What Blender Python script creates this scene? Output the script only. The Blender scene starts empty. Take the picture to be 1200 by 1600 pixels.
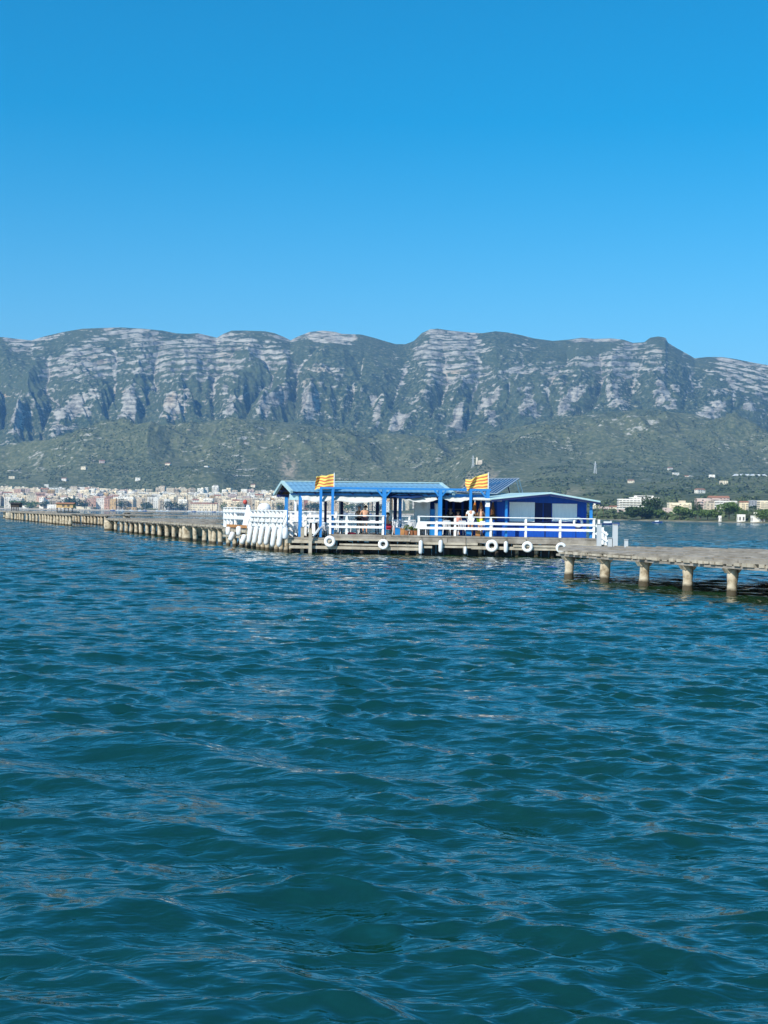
import bpy, bmesh, math, random
import numpy as np
from mathutils import Vector, Matrix
R = math.radians
random.seed(7)
rng = np.random.default_rng(11)
scene = bpy.context.scene
col = scene.collection

# ------------------------------------------------------------ camera
HCAM = 2.4; FPX = 2200.0; ROLL = 0.0145; PITCH = 0.0010
cam_d = bpy.data.cameras.new('camera'); cam = bpy.data.objects.new('camera', cam_d); col.objects.link(cam)
cam_d.sensor_fit = 'VERTICAL'; cam_d.sensor_height = 36.0; cam_d.sensor_width = 27.0
cam_d.lens = FPX/1600*36; cam_d.clip_start = 0.2; cam_d.clip_end = 30000
_F = Vector((0, math.cos(PITCH), math.sin(PITCH)))
_R0 = Vector((1, 0, 0)); _U0 = _R0.cross(_F)
_R = _R0*math.cos(ROLL) + _U0*math.sin(ROLL); _U = _U0*math.cos(ROLL) - _R0*math.sin(ROLL)
M = Matrix.Identity(4)
for i, a in enumerate((_R, _U, -_F)):
    M[0][i], M[1][i], M[2][i] = a
M[0][3], M[1][3], M[2][3] = 0, 0, HCAM
cam.matrix_world = M
scene.camera = cam
scene.render.resolution_x = 768; scene.render.resolution_y = 1024

# ------------------------------------------------------------ sky, sun, exposure
SUN_EL = R(41); SUN_DIR = Vector((-0.62*math.cos(SUN_EL), -0.785*math.cos(SUN_EL), math.sin(SUN_EL)))
world = bpy.data.worlds.new('World'); scene.world = world; world.use_nodes = True
nt = world.node_tree; nt.nodes.clear()
sky = nt.nodes.new('ShaderNodeTexSky'); sky.sky_type = 'NISHITA'; sky.sun_disc = False
sky.sun_elevation = SUN_EL; sky.sun_rotation = math.atan2(SUN_DIR.x, SUN_DIR.y)
sky.air_density = 1.0; sky.dust_density = 0.25; sky.ozone_density = 2.2; sky.altitude = 0
# the band right at the horizon is read a few degrees higher, where the air is clear blue rather than yellow
tcw = nt.nodes.new('ShaderNodeTexCoord'); sx = nt.nodes.new('ShaderNodeSeparateXYZ'); cx = nt.nodes.new('ShaderNodeCombineXYZ')
mz = nt.nodes.new('ShaderNodeMath'); mz.operation = 'MULTIPLY'; mz2 = nt.nodes.new('ShaderNodeMath'); mz2.operation = 'ADD'; mz2.inputs[1].default_value = 0.0081
mz3 = nt.nodes.new('ShaderNodeMath'); mz3.operation = 'SQRT'
nt.links.new(tcw.outputs['Generated'], sx.inputs[0]); nt.links.new(sx.outputs[2], mz.inputs[0]); nt.links.new(sx.outputs[2], mz.inputs[1])
nt.links.new(mz.outputs[0], mz2.inputs[0]); nt.links.new(mz2.outputs[0], mz3.inputs[0])
nt.links.new(sx.outputs[0], cx.inputs[0]); nt.links.new(sx.outputs[1], cx.inputs[1]); nt.links.new(mz3.outputs[0], cx.inputs[2])
nt.links.new(cx.outputs[0], sky.inputs['Vector'])
hs = nt.nodes.new('ShaderNodeHueSaturation'); hs.inputs['Saturation'].default_value = 1.6; hs.inputs['Hue'].default_value = 0.487
hs.inputs['Value'].default_value = 1.25
bg = nt.nodes.new('ShaderNodeBackground'); bg.inputs['Strength'].default_value = 0.108
wo = nt.nodes.new('ShaderNodeOutputWorld')
nt.links.new(sky.outputs[0], hs.inputs['Color']); nt.links.new(hs.outputs[0], bg.inputs['Color']); nt.links.new(bg.outputs[0], wo.inputs[0])
sl = bpy.data.lights.new('sun', 'SUN'); sl.energy = 4.9; sl.angle = R(0.5); sl.color = (1.0, 0.95, 0.86)
so = bpy.data.objects.new('sun', sl); col.objects.link(so)
so.rotation_euler = (-SUN_DIR).to_track_quat('-Z', 'Y').to_euler(); so.location = (0, -20, 60)
vs = scene.view_settings; scene.display_settings.display_device = 'sRGB'
vs.view_transform = 'Standard'; vs.look = 'None'; vs.exposure = 0.22; vs.gamma = 1
scene.cycles.max_bounces = 8; scene.cycles.volume_bounces = 0

# ------------------------------------------------------------ helpers
def yh(px): return 800 + PITCH*FPX + (px-600)*ROLL          # horizon row at a column
def at(px, py, Y):
    d = _F + _R*((px-600)/FPX) + _U*((800-py)/FPX)
    return Vector((0, 0, HCAM)) + d*(Y/d.y)
def on_plane(px, py, z=0.0):
    d = _F + _R*((px-600)/FPX) + _U*((800-py)/FPX)
    return Vector((0, 0, HCAM)) + d*((z-HCAM)/d.z)

def node_mat(name, base=(0.5,0.5,0.5), rough=0.6, spec=0.4, metal=0.0):
    m = bpy.data.materials.new(name); m.use_nodes = True
    b = m.node_tree.nodes['Principled BSDF']
    b.inputs['Base Color'].default_value = (*base, 1); b.inputs['Roughness'].default_value = rough
    b.inputs['Specular IOR Level'].default_value = spec; b.inputs['Metallic'].default_value = metal
    return m, m.node_tree, b
def N(t, kind, **kw):
    n = t.nodes.new(kind)
    for k, v in kw.items():
        if k in n.inputs: n.inputs[k].default_value = v
        else: setattr(n, k, v)
    return n
def ramp(t, src, stops, interp='LINEAR'):
    r = t.nodes.new('ShaderNodeValToRGB'); r.color_ramp.interpolation = interp
    el = r.color_ramp.elements
    while len(el) < len(stops): el.new(0.5)
    for e, (p, c) in zip(el, stops):
        e.position = p; e.color = (*c, 1) if len(c) == 3 else c
    t.links.new(src, r.inputs[0]); return r
def noisy(name, c1, c2, scale=3.0, rough=0.7, stretch=(1,1,1), spec=0.3, bump=0.0, detail=5, metal=0.0, lo=0.35, hi=0.65):
    """two-tone procedural material: noise in object space mixes two tones of the same stuff"""
    m, t, b = node_mat(name, c1, rough, spec, metal)
    tc = N(t, 'ShaderNodeTexCoord'); mp = N(t, 'ShaderNodeMapping'); mp.inputs['Scale'].default_value = stretch
    t.links.new(tc.outputs['Object'], mp.inputs[0])
    nz = N(t, 'ShaderNodeTexNoise', Scale=scale, Detail=detail, Roughness=0.6)
    t.links.new(mp.outputs[0], nz.inputs['Vector'])
    r = ramp(t, nz.outputs[0], [(lo, c1), (hi, c2)]); t.links.new(r.outputs[0], b.inputs['Base Color'])
    if bump:
        bp = N(t, 'ShaderNodeBump', Strength=bump, Distance=0.02); t.links.new(nz.outputs[0], bp.inputs['Height'])
        t.links.new(bp.outputs[0], b.inputs['Normal'])
    return m

class MB:
    def __init__(s): s.v = []; s.f = []; s.mi = []; s.k = 0
    def mat(s, k): s.k = k; return s
    def add(s, vs_, fs):
        o = len(s.v); s.v += [tuple(p) for p in vs_]; s.f += [tuple(i+o for i in f) for f in fs]; s.mi += [s.k]*len(fs)
    def hexa(s, p):   # p: 4 bottom ccw, 4 top
        s.add(p, [(3,2,1,0),(4,5,6,7),(0,1,5,4),(1,2,6,5),(2,3,7,6),(3,0,4,7)])
    def box(s, c, d, rz=0.0):
        ca, sa = math.cos(rz), math.sin(rz); q = []
        for z in (-.5, .5):
            for x, y in ((-.5,-.5),(.5,-.5),(.5,.5),(-.5,.5)):
                X, Y = x*d[0], y*d[1]
                q.append((c[0]+X*ca-Y*sa, c[1]+X*sa+Y*ca, c[2]+z*d[2]))
        s.hexa(q)
    def beam(s, a, b, w, h, up=(0,0,1)):
        a, b = Vector(a), Vector(b); d = (b-a).normalized(); sd = d.cross(Vector(up))
        if sd.length < 1e-4: sd = d.cross(Vector((0,1,0)))
        sd.normalize(); u = sd.cross(d).normalized(); q = []
        for e in (a, b):
            q += [e-sd*w/2-u*h/2, e+sd*w/2-u*h/2, e+sd*w/2+u*h/2, e-sd*w/2+u*h/2]
        s.hexa(q)
    def tube(s, pts, rad, n=8, cap=True):
        pts = [Vector(p) for p in pts]; rr = rad if hasattr(rad, '__len__') else [rad]*len(pts)
        vs_ = []; ref = Vector((0.13, 0.97, 0.2))
        for i, p in enumerate(pts):
            d = (pts[min(i+1, len(pts)-1)] - pts[max(i-1, 0)])
            d = d.normalized() if d.length > 1e-9 else Vector((0,0,1))
            if abs(d.dot(ref)) > .95: ref = Vector((1, 0.1, 0))
            a = d.cross(ref).normalized(); b = d.cross(a)
            for j in range(n):
                t_ = 2*math.pi*j/n; vs_.append(p + a*math.cos(t_)*rr[i] + b*math.sin(t_)*rr[i])
        fs = [(i*n+j, i*n+(j+1)%n, (i+1)*n+(j+1)%n, (i+1)*n+j) for i in range(len(pts)-1) for j in range(n)]
        if cap: fs += [tuple(range(n))[::-1], tuple((len(pts)-1)*n+j for j in range(n))]
        s.add(vs_, fs)
    def torus(s, c, ax, r1, r2, n=24, m=10, flat=1.0):
        ax = Vector(ax).normalized(); a = ax.cross(Vector((0,0,1))).normalized(); b = ax.cross(a)
        vs_ = []
        for i in range(n):
            t_ = 2*math.pi*i/n; o = a*math.cos(t_)+b*math.sin(t_)
            for j in range(m):
                p = 2*math.pi*j/m; vs_.append(Vector(c)+o*(r1+r2*math.cos(p))+ax*r2*flat*math.sin(p))
        s.add(vs_, [(i*m+j, ((i+1)%n)*m+j, ((i+1)%n)*m+(j+1)%m, i*m+(j+1)%m) for i in range(n) for j in range(m)])
    def build(s, name, mats, parent=None, loc=None, smooth=False):
        if parent is not None: o0 = Vector(parent.get('_o', (0,0,0)))
        elif loc is not None: o0 = Vector(loc)
        else: o0 = Vector((0,0,0))
        me = bpy.data.meshes.new(name)
        me.from_pydata([(x-o0.x, y-o0.y, z-o0.z) for x, y, z in s.v], [], s.f)
        if not isinstance(mats, (list, tuple)): mats = [mats]
        for m in mats: me.materials.append(m)
        me.polygons.foreach_set('material_index', s.mi)
        if smooth: me.polygons.foreach_set('use_smooth', [True]*len(s.f))
        me.update(); o = bpy.data.objects.new(name, me); col.objects.link(o)
        if parent is not None: o.parent = parent; o['_o'] = tuple(o0)
        else: o.location = o0; o['_o'] = tuple(o0)
        return o
def tag(o, label, cat, group=None, kind=None):
    if label: o['label'] = label
    if cat: o['category'] = cat
    if group: o['group'] = group
    if kind: o['kind'] = kind
    return o
def thing(name, label, cat, loc, group=None):
    o = bpy.data.objects.new(name, None); col.objects.link(o); o.location = loc; o['_o'] = tuple(loc)
    o.empty_display_size = 0.3
    return tag(o, label, cat, group)
def big_mesh(name, V, F, mat, smooth=True):
    me = bpy.data.meshes.new(name); V = np.asarray(V, np.float32); F = np.asarray(F, np.int32)
    me.vertices.add(len(V)); me.vertices.foreach_set('co', V.ravel())
    k = F.shape[1]; me.loops.add(F.size); me.loops.foreach_set('vertex_index', F.ravel())
    me.polygons.add(len(F)); me.polygons.foreach_set('loop_start', np.arange(0, F.size, k, dtype=np.int32))
    me.polygons.foreach_set('use_smooth', np.full(len(F), smooth))
    me.update(calc_edges=True); me.materials.append(mat)
    o = bpy.data.objects.new(name, me); col.objects.link(o); return o
def grid_faces(nr, nc):
    i = np.arange(nr-1)[:, None]*nc + np.arange(nc-1)[None]
    return np.stack([i, i+1, i+nc+1, i+nc], -1).reshape(-1, 4)

def _h(ix, iy, seed):
    n = (ix.astype(np.int64)*374761393 + iy.astype(np.int64)*668265263 + seed*974711) & 0x7fffffff
    n = ((n ^ (n >> 13))*1274126177) & 0x7fffffff
    n = ((n ^ (n >> 15))*2246822519) & 0x7fffffff
    return ((n ^ (n >> 16)) & 0xffff)/65535.0
def vn(x, y, seed=0):
    x0 = np.floor(x); y0 = np.floor(y); fx = x-x0; fy = y-y0
    fx = fx*fx*fx*(fx*(fx*6-15)+10); fy = fy*fy*fy*(fy*(fy*6-15)+10)
    a = _h(x0, y0, seed); b = _h(x0+1, y0, seed); c = _h(x0, y0+1, seed); d = _h(x0+1, y0+1, seed)
    return (a+(b-a)*fx) + ((c+(d-c)*fx)-(a+(b-a)*fx))*fy
def fbm(x, y, seed=0, oct=5, ridged=False, gain=0.5):
    s = 0; a = 1; tot = 0
    for i in range(oct):
        n = vn(x*2**i+13.7*i, y*2**i+7.1*i, seed+i)
        if ridged: n = 1-np.abs(2*n-1)
        s = s + a*n; tot += a; a *= gain
    return s/tot
def sst(a, b, x):
    t = np.clip((x-a)/(b-a), 0, 1); return t*t*(3-2*t)

# ------------------------------------------------------------ water
def water_material():
    m, t, b = node_mat('sea_water', (0.004, 0.040, 0.036), 0.025, 0.5)
    b.inputs['IOR'].default_value = 2.4
    tc = N(t, 'ShaderNodeTexCoord'); mp = N(t, 'ShaderNodeMapping'); mp.inputs['Scale'].default_value = (0.45, 1.0, 1.0)
    mp.inputs['Rotation'].default_value = (0, 0, R(12))
    t.links.new(tc.outputs['Object'], mp.inputs[0])
    n1 = N(t, 'ShaderNodeTexNoise', Scale=5.0, Detail=3.0, Roughness=0.6, Distortion=0.35)
    t.links.new(mp.outputs[0], n1.inputs['Vector'])
    mp2 = N(t, 'ShaderNodeMapping'); mp2.inputs['Scale'].default_value = (0.5, 1.0, 1.0); mp2.inputs['Rotation'].default_value = (0, 0, R(-14)); t.links.new(tc.outputs['Object'], mp2.inputs[0])
    nr_ = N(t, 'ShaderNodeTexNoise', noise_type='RIDGED_MULTIFRACTAL', Scale=4.2, Detail=3.0, Roughness=0.55, Distortion=0.5); t.links.new(mp2.outputs[0], nr_.inputs['Vector'])
    b0 = N(t, 'ShaderNodeBump', Strength=1.0, Distance=0.010); t.links.new(nr_.outputs[0], b0.inputs['Height'])
    bp = N(t, 'ShaderNodeBump', Strength=1.0, Distance=0.035); t.links.new(n1.outputs[0], bp.inputs['Height']); t.links.new(b0.outputs[0], bp.inputs['Normal'])
    # chop too fine for the mesh: tilt the facets directly, so it survives at any distance
    at_ = N(t, 'ShaderNodeAttribute', attribute_name='chop')
    n3 = N(t, 'ShaderNodeTexNoise', Scale=1.9, Detail=6.0, Roughness=0.7); t.links.new(mp.outputs[0], n3.inputs['Vector'])
    sb = N(t, 'ShaderNodeVectorMath', operation='SUBTRACT'); sb.inputs[1].default_value = (.5, .5, .5); t.links.new(n3.outputs['Color'], sb.inputs[0])
    ml = N(t, 'ShaderNodeVectorMath', operation='MULTIPLY'); ml.inputs[1].default_value = (1.1, 2.2, 0.0); t.links.new(sb.outputs[0], ml.inputs[0])
    sc = N(t, 'ShaderNodeVectorMath', operation='SCALE'); t.links.new(ml.outputs[0], sc.inputs[0]); t.links.new(at_.outputs['Fac'], sc.inputs['Scale'])
    ad = N(t, 'ShaderNodeVectorMath', operation='ADD'); t.links.new(bp.outputs[0], ad.inputs[0]); t.links.new(sc.outputs[0], ad.inputs[1])
    nm = N(t, 'ShaderNodeVectorMath', operation='NORMALIZE'); t.links.new(ad.outputs[0], nm.inputs[0])
    t.links.new(nm.outputs[0], b.inputs['Normal'])
    # suspended silt: patches of greener and bluer water
    n2 = N(t, 'ShaderNodeTexNoise', Scale=0.06, Detail=3.0); t.links.new(tc.outputs['Object'], n2.inputs['Vector'])
    r = ramp(t, n2.outputs[0], [(0.3, (0.0022, 0.0250, 0.0080)), (0.7, (0.0040, 0.0290, 0.0055))])
    t.links.new(r.outputs[0], b.inputs['Base Color'])
    return m
def build_water():
    OY = -8.0; r0, r1, kk = 9.5, 5200.0, 0.0020
    nr = int(math.log(r1/r0)/kk); rad = r0*np.exp(np.arange(nr)*kk)
    ang = list(np.arange(-R(17.5), R(17.5), kk)); da = kk; a = ang[-1]; out = []
    while a < R(75): da *= 1.05; a += da; out.append(a)
    ang = np.array([-o for o in out[::-1]] + ang + out); nc = len(ang)
    X = (rad[:, None]*np.sin(ang)[None]).astype(np.float64); Y = OY + rad[:, None]*np.cos(ang)[None]
    Z = np.zeros_like(X); DX = np.zeros_like(X); DY = np.zeros_like(X)
    # a wave-group envelope breaks the regularity
    g1 = fbm(X/5.0, Y/7.0, 5, 3); g2 = fbm(X/1.3+40, Y/1.9, 9, 3)
    nw = 240; L = np.exp(np.linspace(math.log(0.105), math.log(4.2), nw)); main = R(-100)
    for i in range(nw):
        l = L[i]; k = 2*math.pi/l
        spread = 0.45 if l > 1.2 else 0.60
        th = main + rng.normal()*spread
        steep = 0.0045 if l > 2.2 else (0.013 if l > 1.2 else (0.019 if l > 0.5 else 0.032))
        amp = steep/k*rng.uniform(0.5, 1.3)
        cut = np.argmax(rad*kk*3.0 > l) if (rad*kk*3.0 > l).any() else nr
        if cut < 4: continue
        s = slice(0, cut); w = np.clip(3.0*(1-(rad[s]*kk*3.0)/l), 0, 1)[:, None]
        g = (g1 if l > 1.4 else g2)[s]; env = 0.35+1.3*sst(0.2, 0.8, g) if l > 1.4 else 0.6+.85*sst(.2, .8, g)
        ph = k*(X[s]*math.cos(th)+Y[s]*math.sin(th)) + rng.uniform(0, 6.28)
        # slight phase warp so crests are short and curved
        ph = ph + 1.2*(g1[s]-.5)*(1.0 if l > 1.4 else 1.6)
        A = amp*w*env
        Z[s] += A*np.cos(ph); q = 0.55 if l < 0.8 else 0.8
        DX[s] -= q*A*math.cos(th)*np.sin(ph); DY[s] -= q*A*math.sin(th)*np.sin(ph)
    calm = np.clip((rad[:, None]-9)/2, 0, 1)
    V = np.stack([X+DX, Y+DY, Z], -1).reshape(-1, 3)
    o = big_mesh('water', V, grid_faces(nr, nc)[:, ::-1], water_material())
    chop = np.broadcast_to(0.32+1.4*np.clip((np.log(rad)-math.log(25))/(math.log(200)-math.log(25)), 0, 1)[:, None], X.shape)
    a = o.data.attributes.new('chop', 'FLOAT', 'POINT'); a.data.foreach_set('value', chop.astype(np.float32).ravel())
    tag(o, None, None, kind='structure'); return o
build_water()

# ------------------------------------------------------------ terrain
SKY = [(-700,560),(-400,540),(-200,548),(-80,530),(0,529),(25,532),(45,534),(65,528),(95,521),(125,516),(150,515),(185,514),(220,516),(250,519),(270,523),(290,524),(305,523),(318,526),(335,530),(345,524),(358,519),(380,519),(410,520),(425,523),(440,529),(450,534),(462,528),(480,521),(500,519),(520,521),(530,524),(560,525),(580,530),(600,536),(615,540),(630,540),(643,535),(655,523),(668,517),(680,516),(700,519),(730,522),(750,523),(770,520),(790,522),(810,526),(830,531),(860,535),(885,533),(905,530),(925,532),(950,531),(970,533),(985,538),(1003,537),(1012,530),(1025,528),(1036,530),(1040,538),(1055,547),(1070,555),(1082,562),(1100,560),(1125,560),(1145,563),(1175,569),(1200,573),(1280,590),(1400,600),(1700,620),(2200,660)]
FOOT = [(-700,715),(0,715),(80,703),(150,690),(250,672),(350,657),(450,660),(550,672),(640,690),(700,690),(800,668),(900,648),(1000,640),(1080,648),(1150,668),(1200,690),(1400,700),(2200,720)]
SHORE = [(-900,2850),(460,2850),(645,2800),(725,2000),(930,1060),(1060,900),(1200,780),(1500,700),(2300,650)]
def interp(tab, px):
    return np.interp(px, [a for a, _ in tab], [b for _, b in tab])
def tz(px, py, Y):         # height of a point seen at px, py from distance Y
    return HCAM + (800 + PITCH*FPX + (px-600)*ROLL - py)*Y/FPX
VAL = np.array([-900,-760,-640,-500,-390,-280,-190,-95,-20,62,160,238,325,392,468,545,598,676,728,790,868,930,1008,1062,1135,1215,1300,1390,1500,1640,1800,2000,2300.])
def spurs(p):
    i = np.clip(np.searchsorted(VAL, p)-1, 0, len(VAL)-2); a = VAL[i]; b = VAL[i+1]; f = np.clip((p-a)/(b-a), 0, 1)
    pk = .35+.3*_h(i, i*0, 5); return np.where(f < pk, f/pk, (1-f)/(1-pk)), (b-a)
def terrain_z(px, Y):
    """height of the land along the bearing px at distance Y (numpy arrays)"""
    X = (px-600)/FPX*Y
    Ys = interp(SHORE, px)
    z36 = tz(px, interp([(0,742),(500,742),(700,738),(1200,738)], px), 3600.0)
    zf = tz(px, interp(FOOT, px), 4200.0); zt = tz(px, interp(SKY, px), 5650.0)
    t = np.clip((Y-Ys-40)/(3600-Ys-40), 0, 1)
    z = np.where(Y < Ys, (Y-Ys)*0.05, np.where(Y < Ys+40, (Y-Ys)/40*1.6, 1.6+(z36-1.6)*t**1.5))
    # rolling hills
    hill = (fbm(X/520, Y/700, 21, 4)-.5)
    z = z + hill*110*sst(0.25, 0.75, t)*(Y <= 3600)*(1-0*Y)
    t2 = np.clip((Y-3600)/600, 0, 1); z2 = z36 + (zf-z36)*t2**0.9 + hill*110 * (1-sst(.6, 1, t2)*.75) + (fbm(X/180, Y/260, 23, 4, True)-.6)*85*sst(.1,.5,t2)*(1-sst(.7,1.,t2))
    z = np.where(Y > 3600, z2, z)
    z = z + 30*np.exp(-((px-745)/38)**2-((Y-3420)/200)**2) + 16*np.exp(-((px-665)/30)**2-((Y-3300)/160)**2)
    for yc, a_, sd in ((3420, 34, 91), (3680, 52, 92), (3960, 58, 93)):
        c_ = yc + 230*(fbm(px/150, px*0+sd, sd, 2)-.5); w_ = np.where(Y < c_, 150, 80)
        z = z + a_*np.exp(-((Y-c_)/w_)**2)*sst(.25, .75, fbm(px/150, Y/700+1, sd+5, 2))*sst(3330, 3480, Y)
    # face of the range, cut by gullies
    xm = X/Y*5200
    wx = (fbm(xm/300, Y/400, 31, 3)-.5)*160 + (Y-5000)*(fbm(xm/1100+7, xm*0, 32, 2)-.5)*2.4
    gul = fbm((xm+wx)/420+3, Y/1500, 33, 5, True, .55)
    gsm = fbm((xm+wx*1.3)/130, Y/420, 37, 4, True, .6)
    env = sst(4350, 4800, Y)*(1-sst(5350, 5620, Y))
    pw = px + (fbm(px/70, Y/420, 34, 4)-.5)*95*env + (Y-5000)*(fbm(px/420+7, px*0, 32, 2)-.5)*.12
    g, wd = spurs(pw); gg = g**.85
    g2, wd2 = spurs(px*1.0+(fbm(px/40, Y/300, 35, 3)-.5)*60 + 37 + (Y-5000)*.02)
    env = env*(1-.72*sst(4950, 5400, Y)); amp = .35+1.1*sst(.3, .7, fbm(px/160, px*0+3, 36, 2))
    Yw = Y + ((gg-.45)*wd*1.7*amp + (g2-.5)*30 + (gul-.62)*190 + (gsm-.55)*100)*env
    f = np.clip((Yw-4420)/(5600-4420), 0, 1.0)
    prof = np.interp(f, [0, .18, .38, .5, .66, .8, 1], [0, .06, .24, .43, .58, .80, 1.0])
    base = zf - 14*sst(4200, 4330, Y)
    h = prof*(zt-base)
    dip = (fbm(xm/900, xm*0+2, 41, 3)-.5)*110 + (fbm(xm/120, Y/300, 43, 3)-.5)*16
    step = 27.0; q = (h+dip)/step; fl = np.floor(q); fr = q-fl
    nst = 0.3+0.7*_h(fl+50, fl*0, 77)
    terr = (fl + sst(.48, .84, fr))*step - dip
    wn = sst(.36, .50, fbm(xm/230+9, h/120, 45, 4))
    wt = wn*nst*sst(.36, .56, prof)*(1-sst(.985, 1.0, prof))
    band = sst(.44, .52, fr)*(1-sst(.80, .88, fr))*wn*(.5+.5*nst)*sst(.38, .54, prof)
    wt2 = sst(.50, .60, fbm((xm+wx)/150+5, h/70, 46, 4))*sst(.08, .2, prof)*(1-sst(.52, .66, prof))
    big = 62.0; qb = (h+dip*.6+20)/big; flb = np.floor(qb); frb = qb-flb; terrb = (flb+sst(.30, .62, frb))*big-dip*.6-20
    nose = sst(.42, .75, g)*sst(.10, .18, prof)*(1-sst(.36, .50, prof))
    band2 = nose*sst(.44, .56, fbm((xm+wx)/60, h/42, 48, 5)+.08) + .8*(1-sst(.03, .10, g))*sst(.3, .4, prof)*(1-sst(.7, .85, prof))
    h = h + (terr-h)*wt*.85; h = h + (terrb-h)*wt2*.28
    rough = (fbm(xm/46, Y/46, 51, 4)-.5)*26*env + (fbm(xm/14, Y/14, 53, 3)-.5)*7*env + (fbm((xm+wx)/90, Y/200, 57, 4, True)-.6)*38*env*(1-sst(.7,.9,prof))
    crest = sst(.93, .97, prof)*(1-sst(1.1,1.2,prof))*wn
    z3 = base + h + rough
    z = np.where(Y > 4200, np.where(Y < 4330, np.minimum(z3, base+h+rough), z3), z)
    z = np.where(Y > 5650, zt - (Y-5650)*0.12, z)
    return z, prof, np.clip(band+band2+.6*crest, 0, 1)*(Y > 4330)
def terrain_material():
    m, t, b = node_mat('hillside_ground', (0.08, 0.1, 0.05), 0.95, 0.1)
    tc = N(t, 'ShaderNodeTexCoord'); at_ = N(t, 'ShaderNodeAttribute', attribute_name='rock')
    at2 = N(t, 'ShaderNodeAttribute', attribute_name='town')
    nf = N(t, 'ShaderNodeTexNoise', Scale=0.075, Detail=6.0, Roughness=0.68); t.links.new(tc.outputs['Object'], nf.inputs['Vector'])
    mp = N(t, 'ShaderNodeMapping'); mp.inputs['Scale'].default_value = (0.022, 0.022, 0.10); t.links.new(tc.outputs['Object'], mp.inputs[0])
    ns = N(t, 'ShaderNodeTexNoise', Scale=1.0, Detail=6.0, Roughness=0.62); t.links.new(mp.outputs[0], ns.inputs['Vector'])
    nb = N(t, 'ShaderNodeTexNoise', Scale=0.006, Detail=4.0, Roughness=0.6); t.links.new(tc.outputs['Object'], nb.inputs['Vector'])
    # scrub
    veg = ramp(t, nf.outputs[0], [(0.32, (0.018, 0.036, 0.018)), (0.46, (0.042, 0.066, 0.030)), (0.56, (0.105, 0.125, 0.06)), (0.68, (0.21, 0.20, 0.13))])
    nl = N(t, 'ShaderNodeTexNoise', Scale=0.0032, Detail=3.0); t.links.new(tc.outputs['Object'], nl.inputs['Vector'])
    lr = ramp(t, nl.outputs[0], [(.42, (0,0,0)), (.62, (.65,.65,.65))]); vm = N(t, 'ShaderNodeMix', data_type='RGBA'); t.links.new(lr.outputs[0], vm.inputs['Factor']); t.links.new(veg.outputs[0], vm.inputs[6]); vm.inputs[7].default_value = (.085, .108, .052, 1)
    ad_ = N(t, 'ShaderNodeAttribute', attribute_name='dry'); dm = N(t, 'ShaderNodeMath', operation='MULTIPLY'); t.links.new(ad_.outputs['Fac'], dm.inputs[0]); dr = ramp(t, nl.outputs[0], [(.3, (.25,.25,.25)), (.6, (.85,.85,.85))]); t.links.new(dr.outputs[0], dm.inputs[1])
    dc = ramp(t, nf.outputs[0], [(.35, (.075,.095,.042)), (.55, (.15,.16,.075)), (.68, (.27,.25,.16))]); v2 = N(t, 'ShaderNodeMix', data_type='RGBA'); t.links.new(dm.outputs[0], v2.inputs['Factor']); t.links.new(vm.outputs[2], v2.inputs[6]); t.links.new(dc.outputs[0], v2.inputs[7])
    # rock
    rk = ramp(t, ns.outputs[0], [(0.28, (0.09, 0.085, 0.07)), (0.46, (0.245, 0.232, 0.195)), (0.60, (0.46, 0.435, 0.36))])
    org = ramp(t, nb.outputs[0], [(0.58, (1, 1, 1)), (0.74, (1.15, 0.95, 0.74))])
    mo = N(t, 'ShaderNodeMix', data_type='RGBA', blend_type='MULTIPLY'); mo.inputs['Factor'].default_value = 1
    t.links.new(rk.outputs[0], mo.inputs[6]); t.links.new(org.outputs[0], mo.inputs[7])
    # threshold: attribute + noise
    a1 = N(t, 'ShaderNodeMath', operation='MULTIPLY_ADD'); a1.inputs[1].default_value = 1.6; t.links.new(ns.outputs[0], a1.inputs[0]); t.links.new(at_.outputs['Fac'], a1.inputs[2])
    a2 = N(t, 'ShaderNodeMath', operation='MULTIPLY_ADD'); a2.inputs[1].default_value = 1.4; t.links.new(nf.outputs[0], a2.inputs[0]); t.links.new(a1.outputs[0], a2.inputs[2])
    th = ramp(t, a2.outputs[0], [(0.0, (0,0,0)), (1.0, (1,1,1))]); mr = N(t, 'ShaderNodeMapRange'); mr.inputs['From Min'].default_value = 1.86; mr.inputs['From Max'].default_value = 2.02
    t.links.new(a2.outputs[0], mr.inputs['Value'])
    mx = N(t, 'ShaderNodeMix', data_type='RGBA'); t.links.new(mr.outputs[0], mx.inputs['Factor']); t.links.new(v2.outputs[2], mx.inputs[6]); t.links.new(mo.outputs[2], mx.inputs[7])
    # sand and paving by the shore
    sand = ramp(t, nf.outputs[0], [(0.35, (0.10, 0.12, 0.06)), (0.6, (0.42, 0.34, 0.24))])
    mt = N(t, 'ShaderNodeMix', data_type='RGBA'); t.links.new(at2.outputs['Fac'], mt.inputs['Factor']); t.links.new(mx.outputs[2], mt.inputs[6]); t.links.new(sand.outputs[0], mt.inputs[7])
    t.links.new(mt.outputs[2], b.inputs['Base Color'])
    bp = N(t, 'ShaderNodeBump', Strength=0.8, Distance=9.0); t.links.new(nf.outputs[0], bp.inputs['Height']); t.links.new(bp.outputs[0], b.inputs['Normal'])
    return m
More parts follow.
